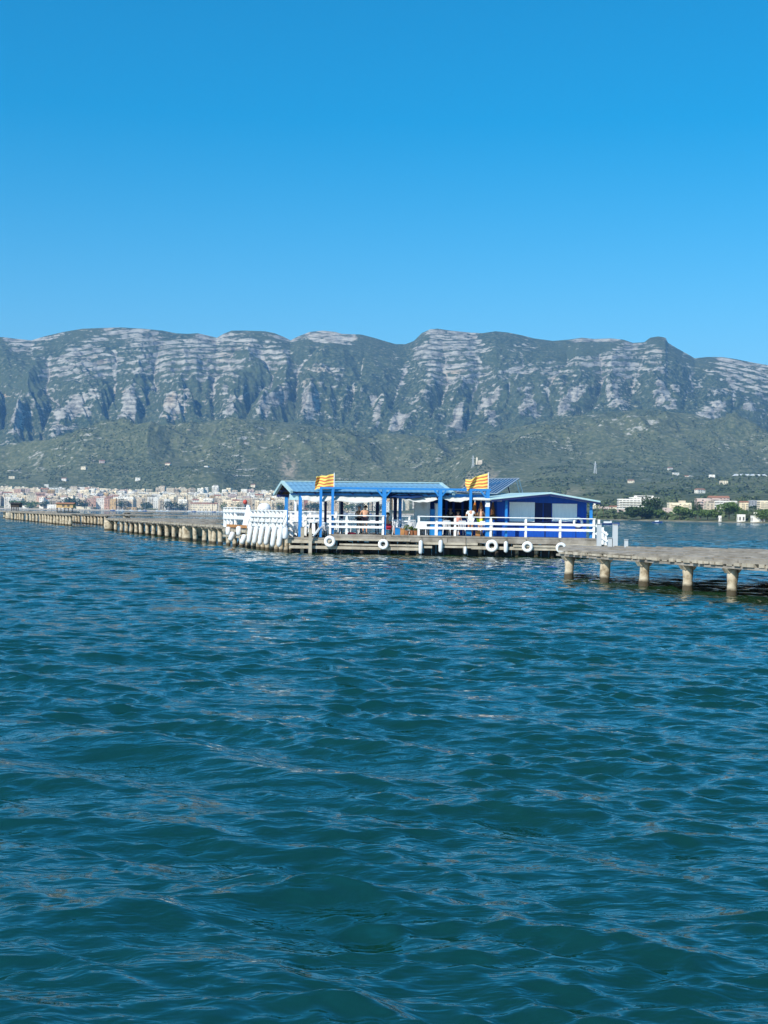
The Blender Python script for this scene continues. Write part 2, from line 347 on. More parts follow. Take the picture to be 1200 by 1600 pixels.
def build_terrain():
    pxs = np.concatenate([np.linspace(-1500, -60, 160, endpoint=False), np.linspace(-60, 1260, 1150, endpoint=False), np.linspace(1260, 2700, 160)])
    Ys = interp(SHORE, pxs); rows = []
    for seg, (a, b_, n) in enumerate([(-60, 0, 3), (0, 40, 4), (40, None, 120)]):
        for i in range(n):
            tt = i/n
            if b_ is None: rows.append(Ys+40 + (3600-Ys-40)*tt)
            else: rows.append(Ys + a + (b_-a)*tt)
    for a, b_, n in ((3600, 4330, 90), (4330, 5650, 400), (5650, 5670, 3), (5670, 8200, 12)):
        for i in range(n): rows.append(np.full_like(Ys, a+(b_-a)*i/n))
    Y = np.array(rows); P = np.broadcast_to(pxs, Y.shape)
    z, prof, wt = terrain_z(P, Y); X = (P-600)/FPX*Y
    # steepness -> rock
    dzy = np.gradient(z, axis=0)/np.maximum(np.gradient(Y, axis=0), .5)
    dzx = np.gradient(z, axis=1)/np.maximum(np.gradient(X, axis=1), .5)
    st = np.sqrt(dzy**2+dzx**2)
    rock = (wt*.62 + .16*sst(1.2, 2.2, st) + .02*sst(.3,.6,prof))*sst(4300, 4500, Y)
    low = (fbm(X/120, Y/160, 61, 4)-.5)*0.6*sst(3300, 3600, Y)
    rock = np.clip(rock*.85 + np.where(Y < 4500, .10+low, .08+low*.6)*sst(2600, 3300, Y), 0, 1)
    quarry = sst(.47, .56, fbm(X/40, Y/90, 81, 4))*(np.exp(-((P-745)/42)**2-((Y-3230)/120)**2)*1.5+np.exp(-((P-655)/26)**2-((Y-3180)/110)**2)*1.5+np.exp(-((P-450)/10)**2-((Y-3700)/60)**2)*2+np.exp(-((P-865)/34)**2-((Y-2500)/100)**2)*1.2)
    town = np.clip(np.where(P > 700, 1-sst(6, 16, Y-interp(SHORE, P)), 1-sst(60, 110, Y-interp(SHORE, P))) + quarry, 0, 1)
    o = big_mesh('terrain', np.stack([X, Y, z], -1).reshape(-1, 3), grid_faces(*Y.shape), terrain_material())
    dry = 1-sst(4100, 4420, Y)
    for nm, arr in (('rock', rock), ('town', town), ('dry', dry)):
        a = o.data.attributes.new(nm, 'FLOAT', 'POINT'); a.data.foreach_set('value', arr.astype(np.float32).ravel())
    tag(o, None, None, kind='structure'); return o
build_terrain()
def ground(px, Y):
    return float(terrain_z(np.array([float(px)]), np.array([float(Y)]))[0][0])

def build_haze():
    m = bpy.data.materials.new('sea_haze'); m.use_nodes = True; t = m.node_tree; t.nodes.clear()
    v = N(t, 'ShaderNodeVolumePrincipled'); v.inputs['Color'].default_value = (0.24, 0.54, 1.0, 1); v.inputs['Density'].default_value = 0.000078; v.inputs['Anisotropy'].default_value = 0.0
    o_ = N(t, 'ShaderNodeOutputMaterial'); t.links.new(v.outputs[0], o_.inputs['Volume'])
    mb = MB(); mb.box((0, 3900, 390), (13000, 9000, 830)); o = mb.build('haze', m); tag(o, None, None, kind='stuff')
build_haze()
# ------------------------------------------------------------ shared materials
MT = {}
def plain(key, c, rough=.6, spec=.35, metal=0): 
    MT[key] = node_mat(key, c, rough, spec, metal)[0]
wallc = {'white': ((.93,.87,.76),(.88,.82,.70)), 'cream': ((.93,.80,.58),(.87,.73,.51)), 'pale pink': ((.74,.58,.49),(.66,.50,.42)),
 'sand': ((.72,.60,.44),(.64,.53,.39)), 'salmon': ((.68,.44,.32),(.60,.38,.28)), 'ochre': ((.62,.42,.20),(.55,.37,.18)),
 'grey': ((.42,.42,.42),(.34,.34,.35)), 'terracotta': ((.42,.20,.13),(.36,.17,.12))}
for k, (a, b) in wallc.items(): MT[k] = noisy(k.replace(' ', '_')+'_render', a, b, .35, .85, spec=.15)
MT['tile'] = noisy('roof_tiles', (.40,.19,.11), (.30,.15,.10), .8, .85, spec=.1)
MT['flat_roof'] = noisy('flat_roof', (.46,.40,.34), (.36,.32,.28), .5, .9, spec=.1)
plain('window_dark', (.10,.095,.09), .6, .3); plain('awning_green', (.05,.14,.09), .7)
MT['leaf_dark'] = noisy('dark_leaves', (.028,.055,.018), (.055,.09,.03), .6, .7, spec=.2)
MT['leaf_mid'] = noisy('green_leaves', (.065,.12,.03), (.13,.19,.055), .6, .7, spec=.2)
MT['leaf_olive'] = noisy('olive_leaves', (.09,.12,.06), (.16,.18,.10), .6, .8, spec=.2)
MT['bark'] = noisy('bark', (.16,.12,.08), (.09,.07,.05), 3, .9, spec=.1)
MT['quay'] = noisy('quay_stone', (.48,.42,.33), (.34,.30,.24), .3, .9, spec=.1)
plain('hull_white', (.78,.78,.76), .3, .5); plain('hull_blue', (.03,.09,.30), .3, .5); plain('mast', (.68,.68,.66), .35, .5, .2)

# ------------------------------------------------------------ town
LAB = {}
def unique_label(base, fillers):
    """append truthful details until the label is unlike every other one"""
    out = base; k = 0
    while out in LAB and k < len(fillers): out = base + ' ' + fillers[k]; k += 1
    LAB[out] = LAB.get(out, 0)+1
    return out
def facade_windows(mb, w, d, h, floors, style, p0, ca, sa):
    """window openings as dark recessed-looking panes with lintels, on the front and the two sides"""
    fh = h/floors
    def face(L, off, nrm_along_x, sgn):
        n = max(2, int(L/3.4)); pitch = L/n
        for fl in range(floors):
            for i in range(n):
                if style != 'band' and random.random() < .3: continue
                c = -L/2+pitch*(i+.5); z = fl*fh+fh*.52; ww = min(pitch*.4, 1.5) if style != 'band' else pitch*.8
                hh = fh*(.44 if fl else .6)
                q = []
                for dz in (-.5, .5):
                    for du, dn in ((-.5,-.02),(.5,-.02),(.5,.08),(-.5,.08)):
                        u = c+du*ww; nn = off+sgn*dn
                        x, y = (u, nn) if nrm_along_x == 0 else (nn, u)
                        q.append((p0[0]+x*ca-y*sa, p0[1]+x*sa+y*ca, p0[2]+z+dz*hh))
                if sgn < 0 and nrm_along_x == 0 or sgn > 0 and nrm_along_x == 1: mb.hexa(q)
                else: mb.hexa(q[3::-1]+q[:3:-1])
    face(w, -d/2, 0, -1); face(d, w/2, 1, 1); face(d, -w/2, 1, -1)
def building(name, px, Y, w, d, h, floors, colr, roof, style, rz, label, cat, group, z=None):
    X = (px-600)/FPX*Y; gz = ground(px, Y) if z is None else z
    p0 = (X, Y, gz-.5); th = thing(name, label, cat, p0, group); ca, sa = math.cos(rz), math.sin(rz)
    def P(x, y, zz): return (X+x*ca-y*sa, Y+x*sa+y*ca, gz+zz)
    m = MB()
    q = [P(-w/2,-d/2,-3), P(w/2,-d/2,-3), P(w/2,d/2,-3), P(-w/2,d/2,-3), P(-w/2,-d/2,h), P(w/2,-d/2,h), P(w/2,d/2,h), P(-w/2,d/2,h)]
    m.hexa(q)
    if style in ('balcony', 'band'):
        fh = h/floors
        for f in range(1, floors):       # balcony slabs with solid fronts
            segs = [(-w*.46, w*.46)] if style == 'band' else [(-w*.42, -w*.08), (w*.10, w*.42)]
            for a, b in segs:
                m.box(P((a+b)/2, -d/2-.6, f*fh-.05+.45), (b-a, 1.3, 1.0 if style == 'band' else .9), rz)
    m.build('wall', MT[colr], th)
    wmb = MB(); facade_windows(wmb, w, d, h, floors, style, (X, Y, gz), ca, sa); wo_ = wmb.build('window_grid', MT['window_dark'], th); wo_['kind'] = 'stuff'
    r_ = MB()
    if roof == 'pitched':
        e = .5; rh = min(d, w)*.2
        r_.add([P(-w/2-e,-d/2-e,h), P(w/2+e,-d/2-e,h), P(w/2+e,d/2+e,h), P(-w/2-e,d/2+e,h), P(-w/2-e,0,h+rh), P(w/2+e,0,h+rh)],
               [(0,1,5,4), (2,3,4,5), (1,2,5), (3,0,4), (3,2,1,0)])
        r_.build('roof', MT['tile'], th)
    else:
        for sx, sy, lx, ly in ((0,-1,w,.3), (0,1,w,.3), (-1,0,.3,d-.6), (1,0,.3,d-.6)):
            r_.box(P(sx*(w/2-.15), sy*(d/2-.15), h+.45), (lx, ly, .9), rz)
        r_.box(P(0,0,h+.08), (w-.6, d-.6, .16), rz)
        r_.build('parapet', MT[colr], th)
        if roof == 'stair tower':
            t_ = MB(); t_.box(P(random.uniform(-.25,.25)*w, .1*d, h+1.5), (w*.28, d*.4, 2.8), rz); t_.build('stair_tower', MT[random.choice(['white','cream','sand'])], th)
        if roof == 'penthouse':
            t_ = MB(); t_.box(P(0, .12*d, h+1.45), (w*.66, d*.6, 2.7), rz); t_.build('penthouse', MT[colr], th)
            t_ = MB(); t_.box(P(0, -.19*d-.05, h+1.3), (w*.5, .1, 1.6), rz); t_.build('windows', MT['window_dark'], th)
    return th
NUMW = {1:'one',2:'two',3:'three',4:'four',5:'five',6:'six',7:'seven'}
def town():
    # front skyline of the town: the row of roof heights in the photograph
    top = [(-250,764),(-60,763),(0,759),(60,760),(95,760),(130,757),(170,758),(200,762),(230,756),(255,753),(285,756),(300,755),(320,752),(350,752),(380,760),(400,760),(430,759),(500,762),(560,765),(620,768),(680,772),(760,776)]
    rows = [(2925, 'on the waterfront row', 1), (3000, 'in the second row from the harbour', 0), (3085, 'in the middle of the town', 0), (3180, 'high up in the town', 0), (3290, 'in the top row below the hills', 0)]
    zones = [(-300,0,'outside the left edge'),(0,60,'above the pier\'s far end'),(60,130,'above the ochre hut'),(130,200,'behind the left pier'),(200,270,'behind the pier middle'),
             (270,340,'just left of the white railing'),(340,400,'above the railing corner'),(400,450,'beside the blue gable'),(450,530,'under the canopy\'s left'),(530,610,'under the canopy middle'),(610,800,'under the canopy\'s right')]
    recs = []
    for ri, (Y0, rowname, front) in enumerate(rows):
        px = -70 + random.uniform(0, 10)
        pend = 700 if ri < 2 else (470 if ri == 2 else 450)
        while px < pend:
            w = random.choice([9, 11, 13, 15, 18, 21]) * (1.0 if ri < 4 else .85); Y = Y0+random.uniform(-22, 22)
            wpx = w*FPX/Y; c = px+wpx/2; px += wpx*random.uniform(.93, 1.12) + (random.uniform(0, 9) if random.random() < .12 else 0)
            if front and random.random() < .22: px += 5; continue
            gz = ground(c, Y); ytop = float(interp(top, c))
            frac = [.42, .60, .76, .90, 1.0][ri]; yb = yh(c)
            tgt = HCAM + (yb-(yb-(yb-ytop)*frac))*Y/FPX + random.uniform(-3, 3)
            hmax = tgt-gz+2.0; floors = int(np.clip(round(hmax/3.1), 2, 7)); h = floors*3.1
            if ri == 4 and hmax < 5: floors = 2; h = 6.2
            left = c < 200
            colr = random.choices(['cream','sand','pale pink','salmon','white','ochre','terracotta','grey'],
                   [9,6,1.8 if left else .8,1.4 if left else .2,6,.8,.1,.1])[0]
            if ri == 0 and c < 60: colr = 'white'
            if 300 < c < 350 and ri >= 3: colr = 'white'
            roof = random.choices(['flat', 'stair tower', 'penthouse', 'pitched'], [3, 3.4, 2.2, .6])[0]
            style = random.choices(['plain', 'balcony', 'band'], [3, 3, 1.2])[0]
            recs.append(dict(c=c, Y=Y, w=w, d=random.uniform(10, 15), h=h, fl=floors, col=colr, roof=roof, style=style, row=rowname, ri=ri, rz=random.choice([0, .12, -.15, .25, -.3, .35])))
    for i, b in enumerate(recs):
        zn = next((n for a, e, n in zones if a <= b['c'] < e), 'behind the platform')
        nb = sorted((r for r in recs if r['ri'] == b['ri'] and r is not b), key=lambda r: abs(r['c']-b['c']))[:2]
        lf = [r for r in nb if r['c'] < b['c']]; lf = lf[0]['col'] if lf else None
        wd = 'narrow' if b['w'] < 12 else ('wide' if b['w'] > 20 else '')
        rf = {'flat': 'flat roof', 'stair tower': 'roof stair tower', 'penthouse': 'set-back penthouse', 'pitched': 'tiled roof'}[b['roof']]
        base = ' '.join(x for x in (wd, b['col'], NUMW[b['fl']]+'-storey block,', rf+',', zn) if x)
        lab = base
        rowshort = ['on waterfront', 'second row', 'middle row', 'upper row', 'top row'][b['ri']]
        for extra in ('', rowshort, (rowshort+' right of '+lf+' block') if lf else rowshort):
            lab = base+(', '+extra if extra else '')
            if lab not in LAB and len(lab.split()) <= 16: break
        if len(lab.split()) > 16: lab = base+', '+rowshort
        while lab in LAB:      # still the same words: give the block another height so that it can be told apart
            b['fl'] = b['fl']-1 if b['fl'] > 2 else 5; b['h'] = b['fl']*3.1
            lab = ' '.join(x for x in (wd, b['col'], NUMW[b['fl']]+'-storey block,', rf+',', zn) if x)+', '+rowshort
        LAB[lab] = 1; b['lab'] = lab
        building('apartment_block', b['c'], b['Y'], b['w'], b['d'], b['h'], b['fl'], b['col'], b['roof'], b['style'], b['rz'], lab, 'building', 'town buildings across the bay')
town()
# right-hand shore: larger hotels and flats behind the trees   (px centre, Y, px width, py top, colour, roof, style, label)
HOT = [(985,1420,46,781,'white','flat','band',5,'long white hotel with banded balconies left of the tall dark pine'),
 (1006,1560,52,775,'white','penthouse','band',6,'upper white hotel with strips of balconies behind the pine top'),
 (944,1500,16,793,'pale pink','flat','plain',2,'low pinkish house right of the blue hut roof tip'),
 (958,1480,13,792,'cream','pitched','plain',2,'small cream house with tiled roof between pink houses'),
 (931,1600,12,790,'cream','stair tower','plain',3,'cream house showing beside the blue canopy corner post'),
 (970,1350,12,797,'pale pink','flat','plain',2,'squat pink house on the shore below the white hotel'),
 (1061,1300,40,783,'cream','stair tower','balcony',5,'cream apartment hotel with raised centre behind round trees'),
 (1042,1200,14,795,'pale pink','flat','plain',3,'pale pink house just right of the tall dark pine'),
 (1096,1420,22,780,'pale pink','flat','balcony',4,'pink flats behind the slim dark cypress'),
 (1110,1330,20,783,'sand','penthouse','plain',5,'sand-coloured block with plain facade in middle of right shore'),
 (1134,1310,34,784,'white','flat','band',4,'curved looking white block with blue-grey windows behind umbrella pine'),
 (1122,1500,36,778,'pale pink','pitched','balcony',5,'long pink block with tiled roof above the sand-coloured block'),
 (1162,1300,15,785,'cream','pitched','balcony',5,'narrow cream tower block right of the umbrella pine'),
 (1196,1280,26,784,'cream','flat','band',5,'cream block with balcony bands at the right edge'),
 (1181,1500,24,783,'grey','flat','plain',4,'grey block between the two cream blocks at right'),
 (1158,832,13,806,'white','flat','plain',1,'low white boathouse on the shore under the cream tower'),
 (1184,812,22,805,'white','stair tower','plain',1,'long low white building with stubby chimney on right shore'),
 (1125,856,5,809,'white','flat','plain',1,'tiny white kiosk at the water edge left of umbrella pine'),
 (1052,1150,12,800,'cream','flat','plain',2,'cream villa between tall pine and round trees'),
 (1240,1300,40,783,'cream','flat','band',5,'wide cream block beyond the right edge')]
for (c, Y, wp, py, colr, roof, style, fl, lab) in HOT:
    g = ground(c, Y); h = max(2.6, tz(c, py, Y)-g); w = wp*.86*Y/FPX
    if roof in ('stair tower', 'penthouse'): h = max(2.6, h-2.4)
    building('hotel' if 'hotel' in lab else ('house' if fl < 4 else 'apartment_block'), c, Y, w, 11 if w > 8 else w*.8, h, fl, colr, roof, style, 0.0 if c != 1134 else .2, lab, 'hotel' if 'hotel' in lab else 'building', 'buildings on the right shore')
# scattered country houses on the slopes
HS = [(72,755,3450,'white'),(100,750,3600,'white'),(130,748,3700,'cream'),(158,742,3750,'pale pink'),(215,750,3600,'white'),(262,747,3650,'cream'),(18,752,3500,'cream'),(395,752,3500,'cream'),(322,747,3600,'white'),
      (1046,736,3500,'white'),(1055,740,3400,'white'),(1070,741,3300,'cream'),(1112,748,3100,'white'),(1093,778,2100,'white'),(548,752,3500,'cream'),(552,747,3600,'white'),(1130,766,2600,'cream'),(985,757,2900,'cream')]
for i, (c, py, Y, k) in enumerate(HS):
    where = 'low on the slope above the town' if c < 500 else ('above the canopy roof' if c < 700 else 'among woods on the right-hand slope')
    ap = {0:'above the ochre hut',1:'left of a pink farmhouse',2:'on the first terrace',3:'with pink walls',4:'above the pier middle',5:'highest of its cluster',6:'nearest the left edge',7:'above the white railing',8:'just above the white flats',9:'upper one of a pair',10:'lower one of a pair',11:'right of the pair',12:'left of the long greenhouse',13:'just above the hotels',14:'cream one of two',15:'white one of two',16:'below the greenhouse',17:'left of the pine top'}[i]
    building('farmhouse', c, Y, random.uniform(10, 15), 9, 5.2, 2, k, 'pitched' if i % 2 else 'flat', 'plain', random.uniform(-.4,.4), f'small {k} country house {where}, {ap}', 'house', 'country houses on the slopes')
# long greenhouse sheds on the right slope
def greenhouse():
    th = thing('greenhouse', 'long white ridged greenhouse roofs high on the right-hand slope', 'greenhouse', (880, 3150, ground(1170, 3150)))
    m = MB(); w = MB()
    for k in range(6):
        px = 1149+k*8.6; Y = 3150; X = (px-600)/FPX*Y; z = ground(1170, Y)
        m.add([(X-6,Y-12,z+7),(X+6,Y-12,z+7),(X+6,Y+12,z+7),(X-6,Y+12,z+7),(X,Y-12,z+11),(X,Y+12,z+11)],[(0,1,4),(1,2,5,4),(3,0,4,5),(2,3,5),(3,2,1,0)])
        w.box((X,Y,z+3),(11.8,22,8))
    m.build('roof', MT['hull_white'], th); w.build('wall', MT['cream'], th)
    m = MB(); X = (1172-600)/FPX*3000; m.box((X, 3000, ground(1172, 3000)+1.5), (62, 3, 9)); tag(m.build('retaining_wall', MT['sand'], loc=(X,3000,0)), 'pale earth retaining wall below the long white greenhouse', 'wall')
greenhouse()
# quay, breakwater and harbour boats
def quay():
    m = MB()
    a, b = -0.32*2850, 0.09*2600
    n = 60
    for i in range(n):
        x0 = a+(b-a)*i/n; x1 = a+(b-a)*(i+1)/n - .2; y0 = 2815-(i/n)*30+random.uniform(-1,1)
        m.hexa([(x0,y0,-1),(x1,y0,-1),(x1,y0+30,-1),(x0,y0+30,-1),(x0+.3,y0+1.5,1.9+random.uniform(0,.5)),(x1-.3,y0+1.5,1.9),(x1-.3,y0+30,2.1),(x0+.3,y0+30,2.1)])
    tag(m.build('breakwater', MT['quay'], loc=(a,2815,0)), 'long low sandy stone breakwater in front of the harbour town', 'breakwater')
quay()
def sailboat(px, Y, L, mast, hullm, label, two=False):
    X = (px-600)/FPX*Y; th = thing('sailing_boat', label, 'boat', (X,Y,0), 'boats moored in the town harbour')
    m = MB(); n = 9; V = []; 
    for i in range(n):
        t_ = i/(n-1); x = -L/2+L*t_; hw = L*.16*math.sin(math.pi*min(1, .25+t_*.75))**.7 if t_ < 1 else .05; sh = 1.1+.5*t_
        V += [(X+x,Y-hw,sh),(X+x,Y-hw*.6,-.2),(X+x,Y+hw*.6,-.2),(X+x,Y+hw,sh)]
    F = []
    for i in range(n-1):
        for j in range(4): F.append((i*4+j, i*4+(j+1)%4, i*4+4+(j+1)%4, i*4+4+j))
    F += [(0,3,2,1), tuple((n-1)*4+j for j in range(4))]
    m.add(V, F); m.build('hull', hullm, th)
    m = MB(); m.box((X-.1*L, Y, 1.75), (L*.4, L*.2, .8)); m.build('cabin', MT['hull_white'], th)
    if mast:
        m = MB(); m.tube([(X+.1*L,Y,1.2),(X+.1*L,Y,mast)], [.22,.16], 6); mo_ = m.build('mast', MT['mast'], th)
        m = MB(); m.tube([(X+.1*L,Y,2.6),(X-.35*L,Y,2.7)], .18, 6); m.build('boom', MT['mast'], mo_)
    return th
bp_ = [176,184,191,205,219,226,246,253,262,296,303,311,316,322,328,334,341,347,352,357,363,369,374,381,389,396,405,414,423,431,458,466,474,483,492,540,547,555,562,570,578,588,598]
for i, px in enumerate(bp_):
    mh = [9, 13, 17, 12, 15, 21, 11][i % 7]; Y = 2740-(i % 3)*22
    hue = 'white' if i % 5 else 'blue'
    zn = 'behind the long pier' if px < 330 else ('above the white railing' if px < 440 else 'seen under the blue canopy')
    sz = 'tall' if mh > 14 else ('short' if mh < 12 else 'medium')
    gr = f'moored sailing boat with {hue} hull and {sz} mast {zn}'
    order = sum(1 for q in bp_[:i] if (q < 330) == (px < 330) and (q < 440) == (px < 440))
    ords = ['first','second','third','fourth','fifth','sixth','seventh','eighth','ninth','tenth','eleventh','twelfth','thirteenth','fourteenth','fifteenth','sixteenth','seventeenth']
    sailboat(px, Y, random.uniform(7, 11), mh, MT['hull_white' if i % 5 else 'hull_blue'], f'{hue} sailing boat {zn}, {ords[min(order,16)]} mast from left, {sz} mast')
# small motor boat at the right and pale ferry shed in the harbour
def dinghy(px, py, L, label):
    p = on_plane(px, py, 0); X, Y = p.x, p.y; th = thing('motor_boat', label, 'boat', (X,Y,0)); m = MB(); V = []; n = 10
    for i in range(n):
        t_ = i/(n-1); x = -L/2+L*t_; hw = L*.17*(1-max(0, t_-.5)**2*3.6); hw = max(hw, .06); sh = .45+.3*t_**2
        V += [(X+x,Y-hw,sh),(X+x,Y-hw*.55,-.15),(X+x,Y+hw*.55,-.15),(X+x,Y+hw,sh)]
    F = [(i*4+j, i*4+(j+1)%4, i*4+4+(j+1)%4, i*4+4+j) for i in range(n-1) for j in range(4)] + [(0,3,2,1), tuple((n-1)*4+j for j in range(4))]
    m.add(V, F); m.build('hull', MT['hull_blue'], th)
    m = MB(); m.box((X-.05*L, Y, .75), (L*.35, L*.22, .5)); m.box((X+.1*L, Y, 1.05), (.06, L*.2, .35)); m.build('cabin', MT['hull_white'], th)
    m = MB(); m.box((X-L*.52, Y, .55), (.3,.3,.6)); m.build('outboard_motor', MT['window_dark'], th)
dinghy(951, 820, 6.4, 'small blue and white motor boat on open water right of the hut')
dinghy(1027, 817, 4.5, 'small moored boat close inshore below the tall dark pine')
# striped awning building on the town quay and orange shed
for (c, py, Y, w, h, k, lab) in [(204,0,2860,26,5,'ochre','bright ochre quayside shed beside the harbour basin'),(276,0,2860,42,6.5,'white','open white marina building on columns at the harbour edge'),(30,0,2850,40,5,'white','long low white warehouse at the left harbour edge'),(88,0,2840,34,8,'white','white silo building behind the small ochre hut'),(128,0,2850,40,5,'cream','low cream boat hall right of the small ochre hut'),(319,0,2880,54,15,'cream','big cream gabled hall at the waterside left of the railing')]:
    building('warehouse', c, Y, w, 14, h, 1 if h < 8 else 3, k, 'pitched' if 'gabled' in lab else 'flat', 'band' if 'open' in lab else 'plain', 0, lab, 'warehouse', None, z=1.6)

# ------------------------------------------------------------ trees
def crown_mesh(mb, c, rx, ry, rz, n, leaf, seed, lumps=9, gap=.35):
    rg = np.random.default_rng(seed)
    L = rg.normal(size=(lumps, 3)); L /= np.linalg.norm(L, axis=1)[:, None]; L *= rg.uniform(.25, .72, (lumps, 1))
    rr = rg.uniform(.30, .52, lumps); k = rg.integers(0, lumps, n); d = rg.normal(size=(n, 3)); d /= np.linalg.norm(d, axis=1)[:, None]
    p = L[k] + d*(rr[k]*rg.uniform(.55, 1.0, n)**.6)[:, None]
    p = p*np.array([rx, ry, rz]) + np.array(c)
    a = rg.normal(size=(n, 3)); a /= np.linalg.norm(a, axis=1)[:, None]; b = np.cross(a, rg.normal(size=(n, 3))); b /= np.linalg.norm(b, axis=1)[:, None]
    s = leaf*rg.uniform(.5, 1.3, n)[:, None]
    q = np.stack([p-a*s, p+b*s*.8, p+a*s, p-b*s*.8], 1).reshape(-1, 3)
    o = len(mb.v); mb.v += [tuple(x) for x in q]; mb.f += [(o+4*i, o+4*i+1, o+4*i+2, o+4*i+3) for i in range(n)]; mb.mi += [mb.k]*n
def tree(name, px, Y, wpx, ytop, ybot, leafm, label, group, seed, n=1100, kind='round', z=None):
    X = (px-600)/FPX*Y; g = ground(px, Y) if z is None else z
    zt_ = tz(px, ytop, Y); H = max(zt_-g, 3.0); w = wpx*(1.15 if px > 800 else 1)*Y/FPX/2
    th = thing(name, label, 'tree', (X, Y, g), group)
    m = MB(); rg = random.Random(seed)
    fr = {'round': .18, 'pine': .42, 'column': .06, 'palm': .8}[kind]
    top = g+H*(.6 if kind != 'palm' else .92)
    m.tube([(X,Y,g-.5),(X+rg.uniform(-.2,.2),Y,g+H*.3),(X+rg.uniform(-.3,.3),Y,top)], [H*.035+.06, H*.026+.05, H*.012+.04], 7)
    if kind != 'palm':
        for k in range(6):
            a = rg.uniform(0, 6.28); z0 = g+H*rg.uniform(.25, .55); m.tube([(X,Y,z0),(X+math.cos(a)*w*.6,Y+math.sin(a)*w*.6,z0+H*.25)], [H*.014+.03, .03], 5)
    m.build('trunk', MT['bark'], th)
    m = MB()
    if kind == 'palm':
        for k in range(22):
            a = rg.uniform(0, 6.28); el = rg.uniform(-.5, 1.1); Lf = H*.32
            pts = [Vector((X,Y,top)) + Vector((math.cos(a)*math.cos(el)*t_*Lf, math.sin(a)*math.cos(el)*t_*Lf, math.sin(el)*t_*Lf - t_*t_*Lf*.55)) for t_ in (0,.25,.5,.75,1)]
            sd = Vector((-math.sin(a), math.cos(a), 0))*Lf*.11
            V = []
            for i, p in enumerate(pts): V += [p-sd*(1-i*.2)-Vector((0,0,.15)), p, p+sd*(1-i*.2)-Vector((0,0,.15))]
            m.add(V, [(i*3+j, i*3+j+1, i*3+j+4, i*3+j+3) for i in range(4) for j in range(2)])
    else:
        c = (X, Y, g+H*(1+fr)/2); rz = H*(1-fr)/2*1.12
        crown_mesh(m, c, w*1.18, w*1.05, rz, n, max(.28, w*.085), seed, lumps={'round':11,'pine':12,'column':14}[kind])
    m.build('crown', leafm, th)
TR = [('pine_tree',1003,1190,44,790,812,'leaf_dark','round','broad lower left half of the tall dark pine clump on the shore'),
 ('pine_tree',1018,1210,30,774,812,'leaf_dark','round','tallest dark green pine on the right shore beside white hotel'),
 ('pine_tree',1028,1180,26,795,812,'leaf_mid','round','bright green bushy tree at the foot of the tallest pine'),
 ('pine_tree',1008,1150,18,801,812,'leaf_olive','round','greyish tree low in front of the tall pine clump'),
 ('round_tree',1062,1090,28,791,813,'leaf_mid','round','rounded green tree before the cream hotel, left one'),
 ('round_tree',1078,1110,20,796,813,'leaf_dark','round','rounded darker tree before cream hotel, right one'),
 ('cypress',1087,1060,11,781,813,'leaf_dark','column','slim dark cypress right of the cream hotel'),
 ('cypress',1094,1080,8,788,813,'leaf_dark','column','smaller cypress touching the slim dark one'),
 ('round_tree',1106,980,30,795,814,'leaf_mid','round','wide green tree below the sand-coloured block'),
 ('round_tree',1120,1010,16,799,814,'leaf_mid','round','small green tree between sand-coloured block and umbrella pine'),
 ('umbrella_pine',1139,900,32,786,815,'leaf_mid','pine','large umbrella pine with dark rounded crown by the shore'),
 ('round_tree',1160,960,17,795,815,'leaf_mid','round','round tree with sunlit crown right of the umbrella pine'),
 ('round_tree',1192,980,20,796,815,'leaf_mid','round','green tree under the right-edge cream block'),
 ('palm_tree',933,1300,9,787,808,'leaf_dark','palm','dark palm beside the corner post of the blue hut'),
 ('palm_tree',943,1330,8,790,808,'leaf_dark','palm','second palm right of the blue hut corner post'),
 ('round_tree',950,1250,14,803,811,'leaf_olive','round','olive coloured bush on the shore right of the blue hut'),
 ('round_tree',975,1200,14,803,811,'leaf_olive','round','low olive bush under the white hotel'),
 ('round_tree',988,1180,16,802,811,'leaf_mid','round','low green bush left of the tall pine clump'),
 ('round_tree',1043,1120,16,804,813,'leaf_dark','round','dark low bush just right of the tall pine clump'),
 ('round_tree',1172,940,12,801,815,'leaf_olive','round','grey-green bush behind the low white building'),
 ('round_tree',1220,950,30,796,816,'leaf_mid','round','green tree beyond the right edge of the shore'),
 ('round_tree',112,2855,36,777,799,'leaf_dark','round','big dark tree behind the ochre hut, left half'),
 ('round_tree',128,2850,26,780,799,'leaf_dark','round','big dark tree behind the ochre hut, right half'),
 ('round_tree',28,2850,34,782,799,'leaf_mid','round','green trees mass at far left behind the quay'),
 ('round_tree',50,2845,26,783,799,'leaf_mid','round','round tree left of the white silo building'),
 ('round_tree',70,2850,20,781,799,'leaf_dark','round','dark tree just left of the ochre hut'),
 ('round_tree',190,2850,20,781,799,'leaf_dark','round','dark round tree by the ochre quayside shed'),
 ('round_tree',265,2845,22,782,800,'leaf_dark','round','dark tree cluster beside the marina building, left'),
 ('round_tree',282,2850,20,784,800,'leaf_dark','round','dark tree cluster beside the marina building, right'),
 ('round_tree',227,2850,22,785,800,'leaf_dark','round','tree among masts in the middle of the harbour'),
 ('round_tree',350,2850,18,783,801,'leaf_mid','round','tree behind the white railing corner'),
 ('round_tree',372,2850,14,784,801,'leaf_mid','round','tree behind masts left of the white parasol'),
 ('round_tree',440,2850,18,784,801,'leaf_mid','round','tree left of the first blue canopy post'),
 ('round_tree',490,2850,30,784,803,'leaf_dark','round','tree seen under the canopy left of the flag post'),
 ('round_tree',545,2850,26,783,803,'leaf_mid','round','tree seen under the canopy behind the harbour, left'),
 ('round_tree',562,2850,22,785,803,'leaf_dark','round','tree seen under the canopy behind shirtless people'),
 ('round_tree',590,2850,20,786,803,'leaf_dark','round','tree seen under the canopy left of the braced post')]
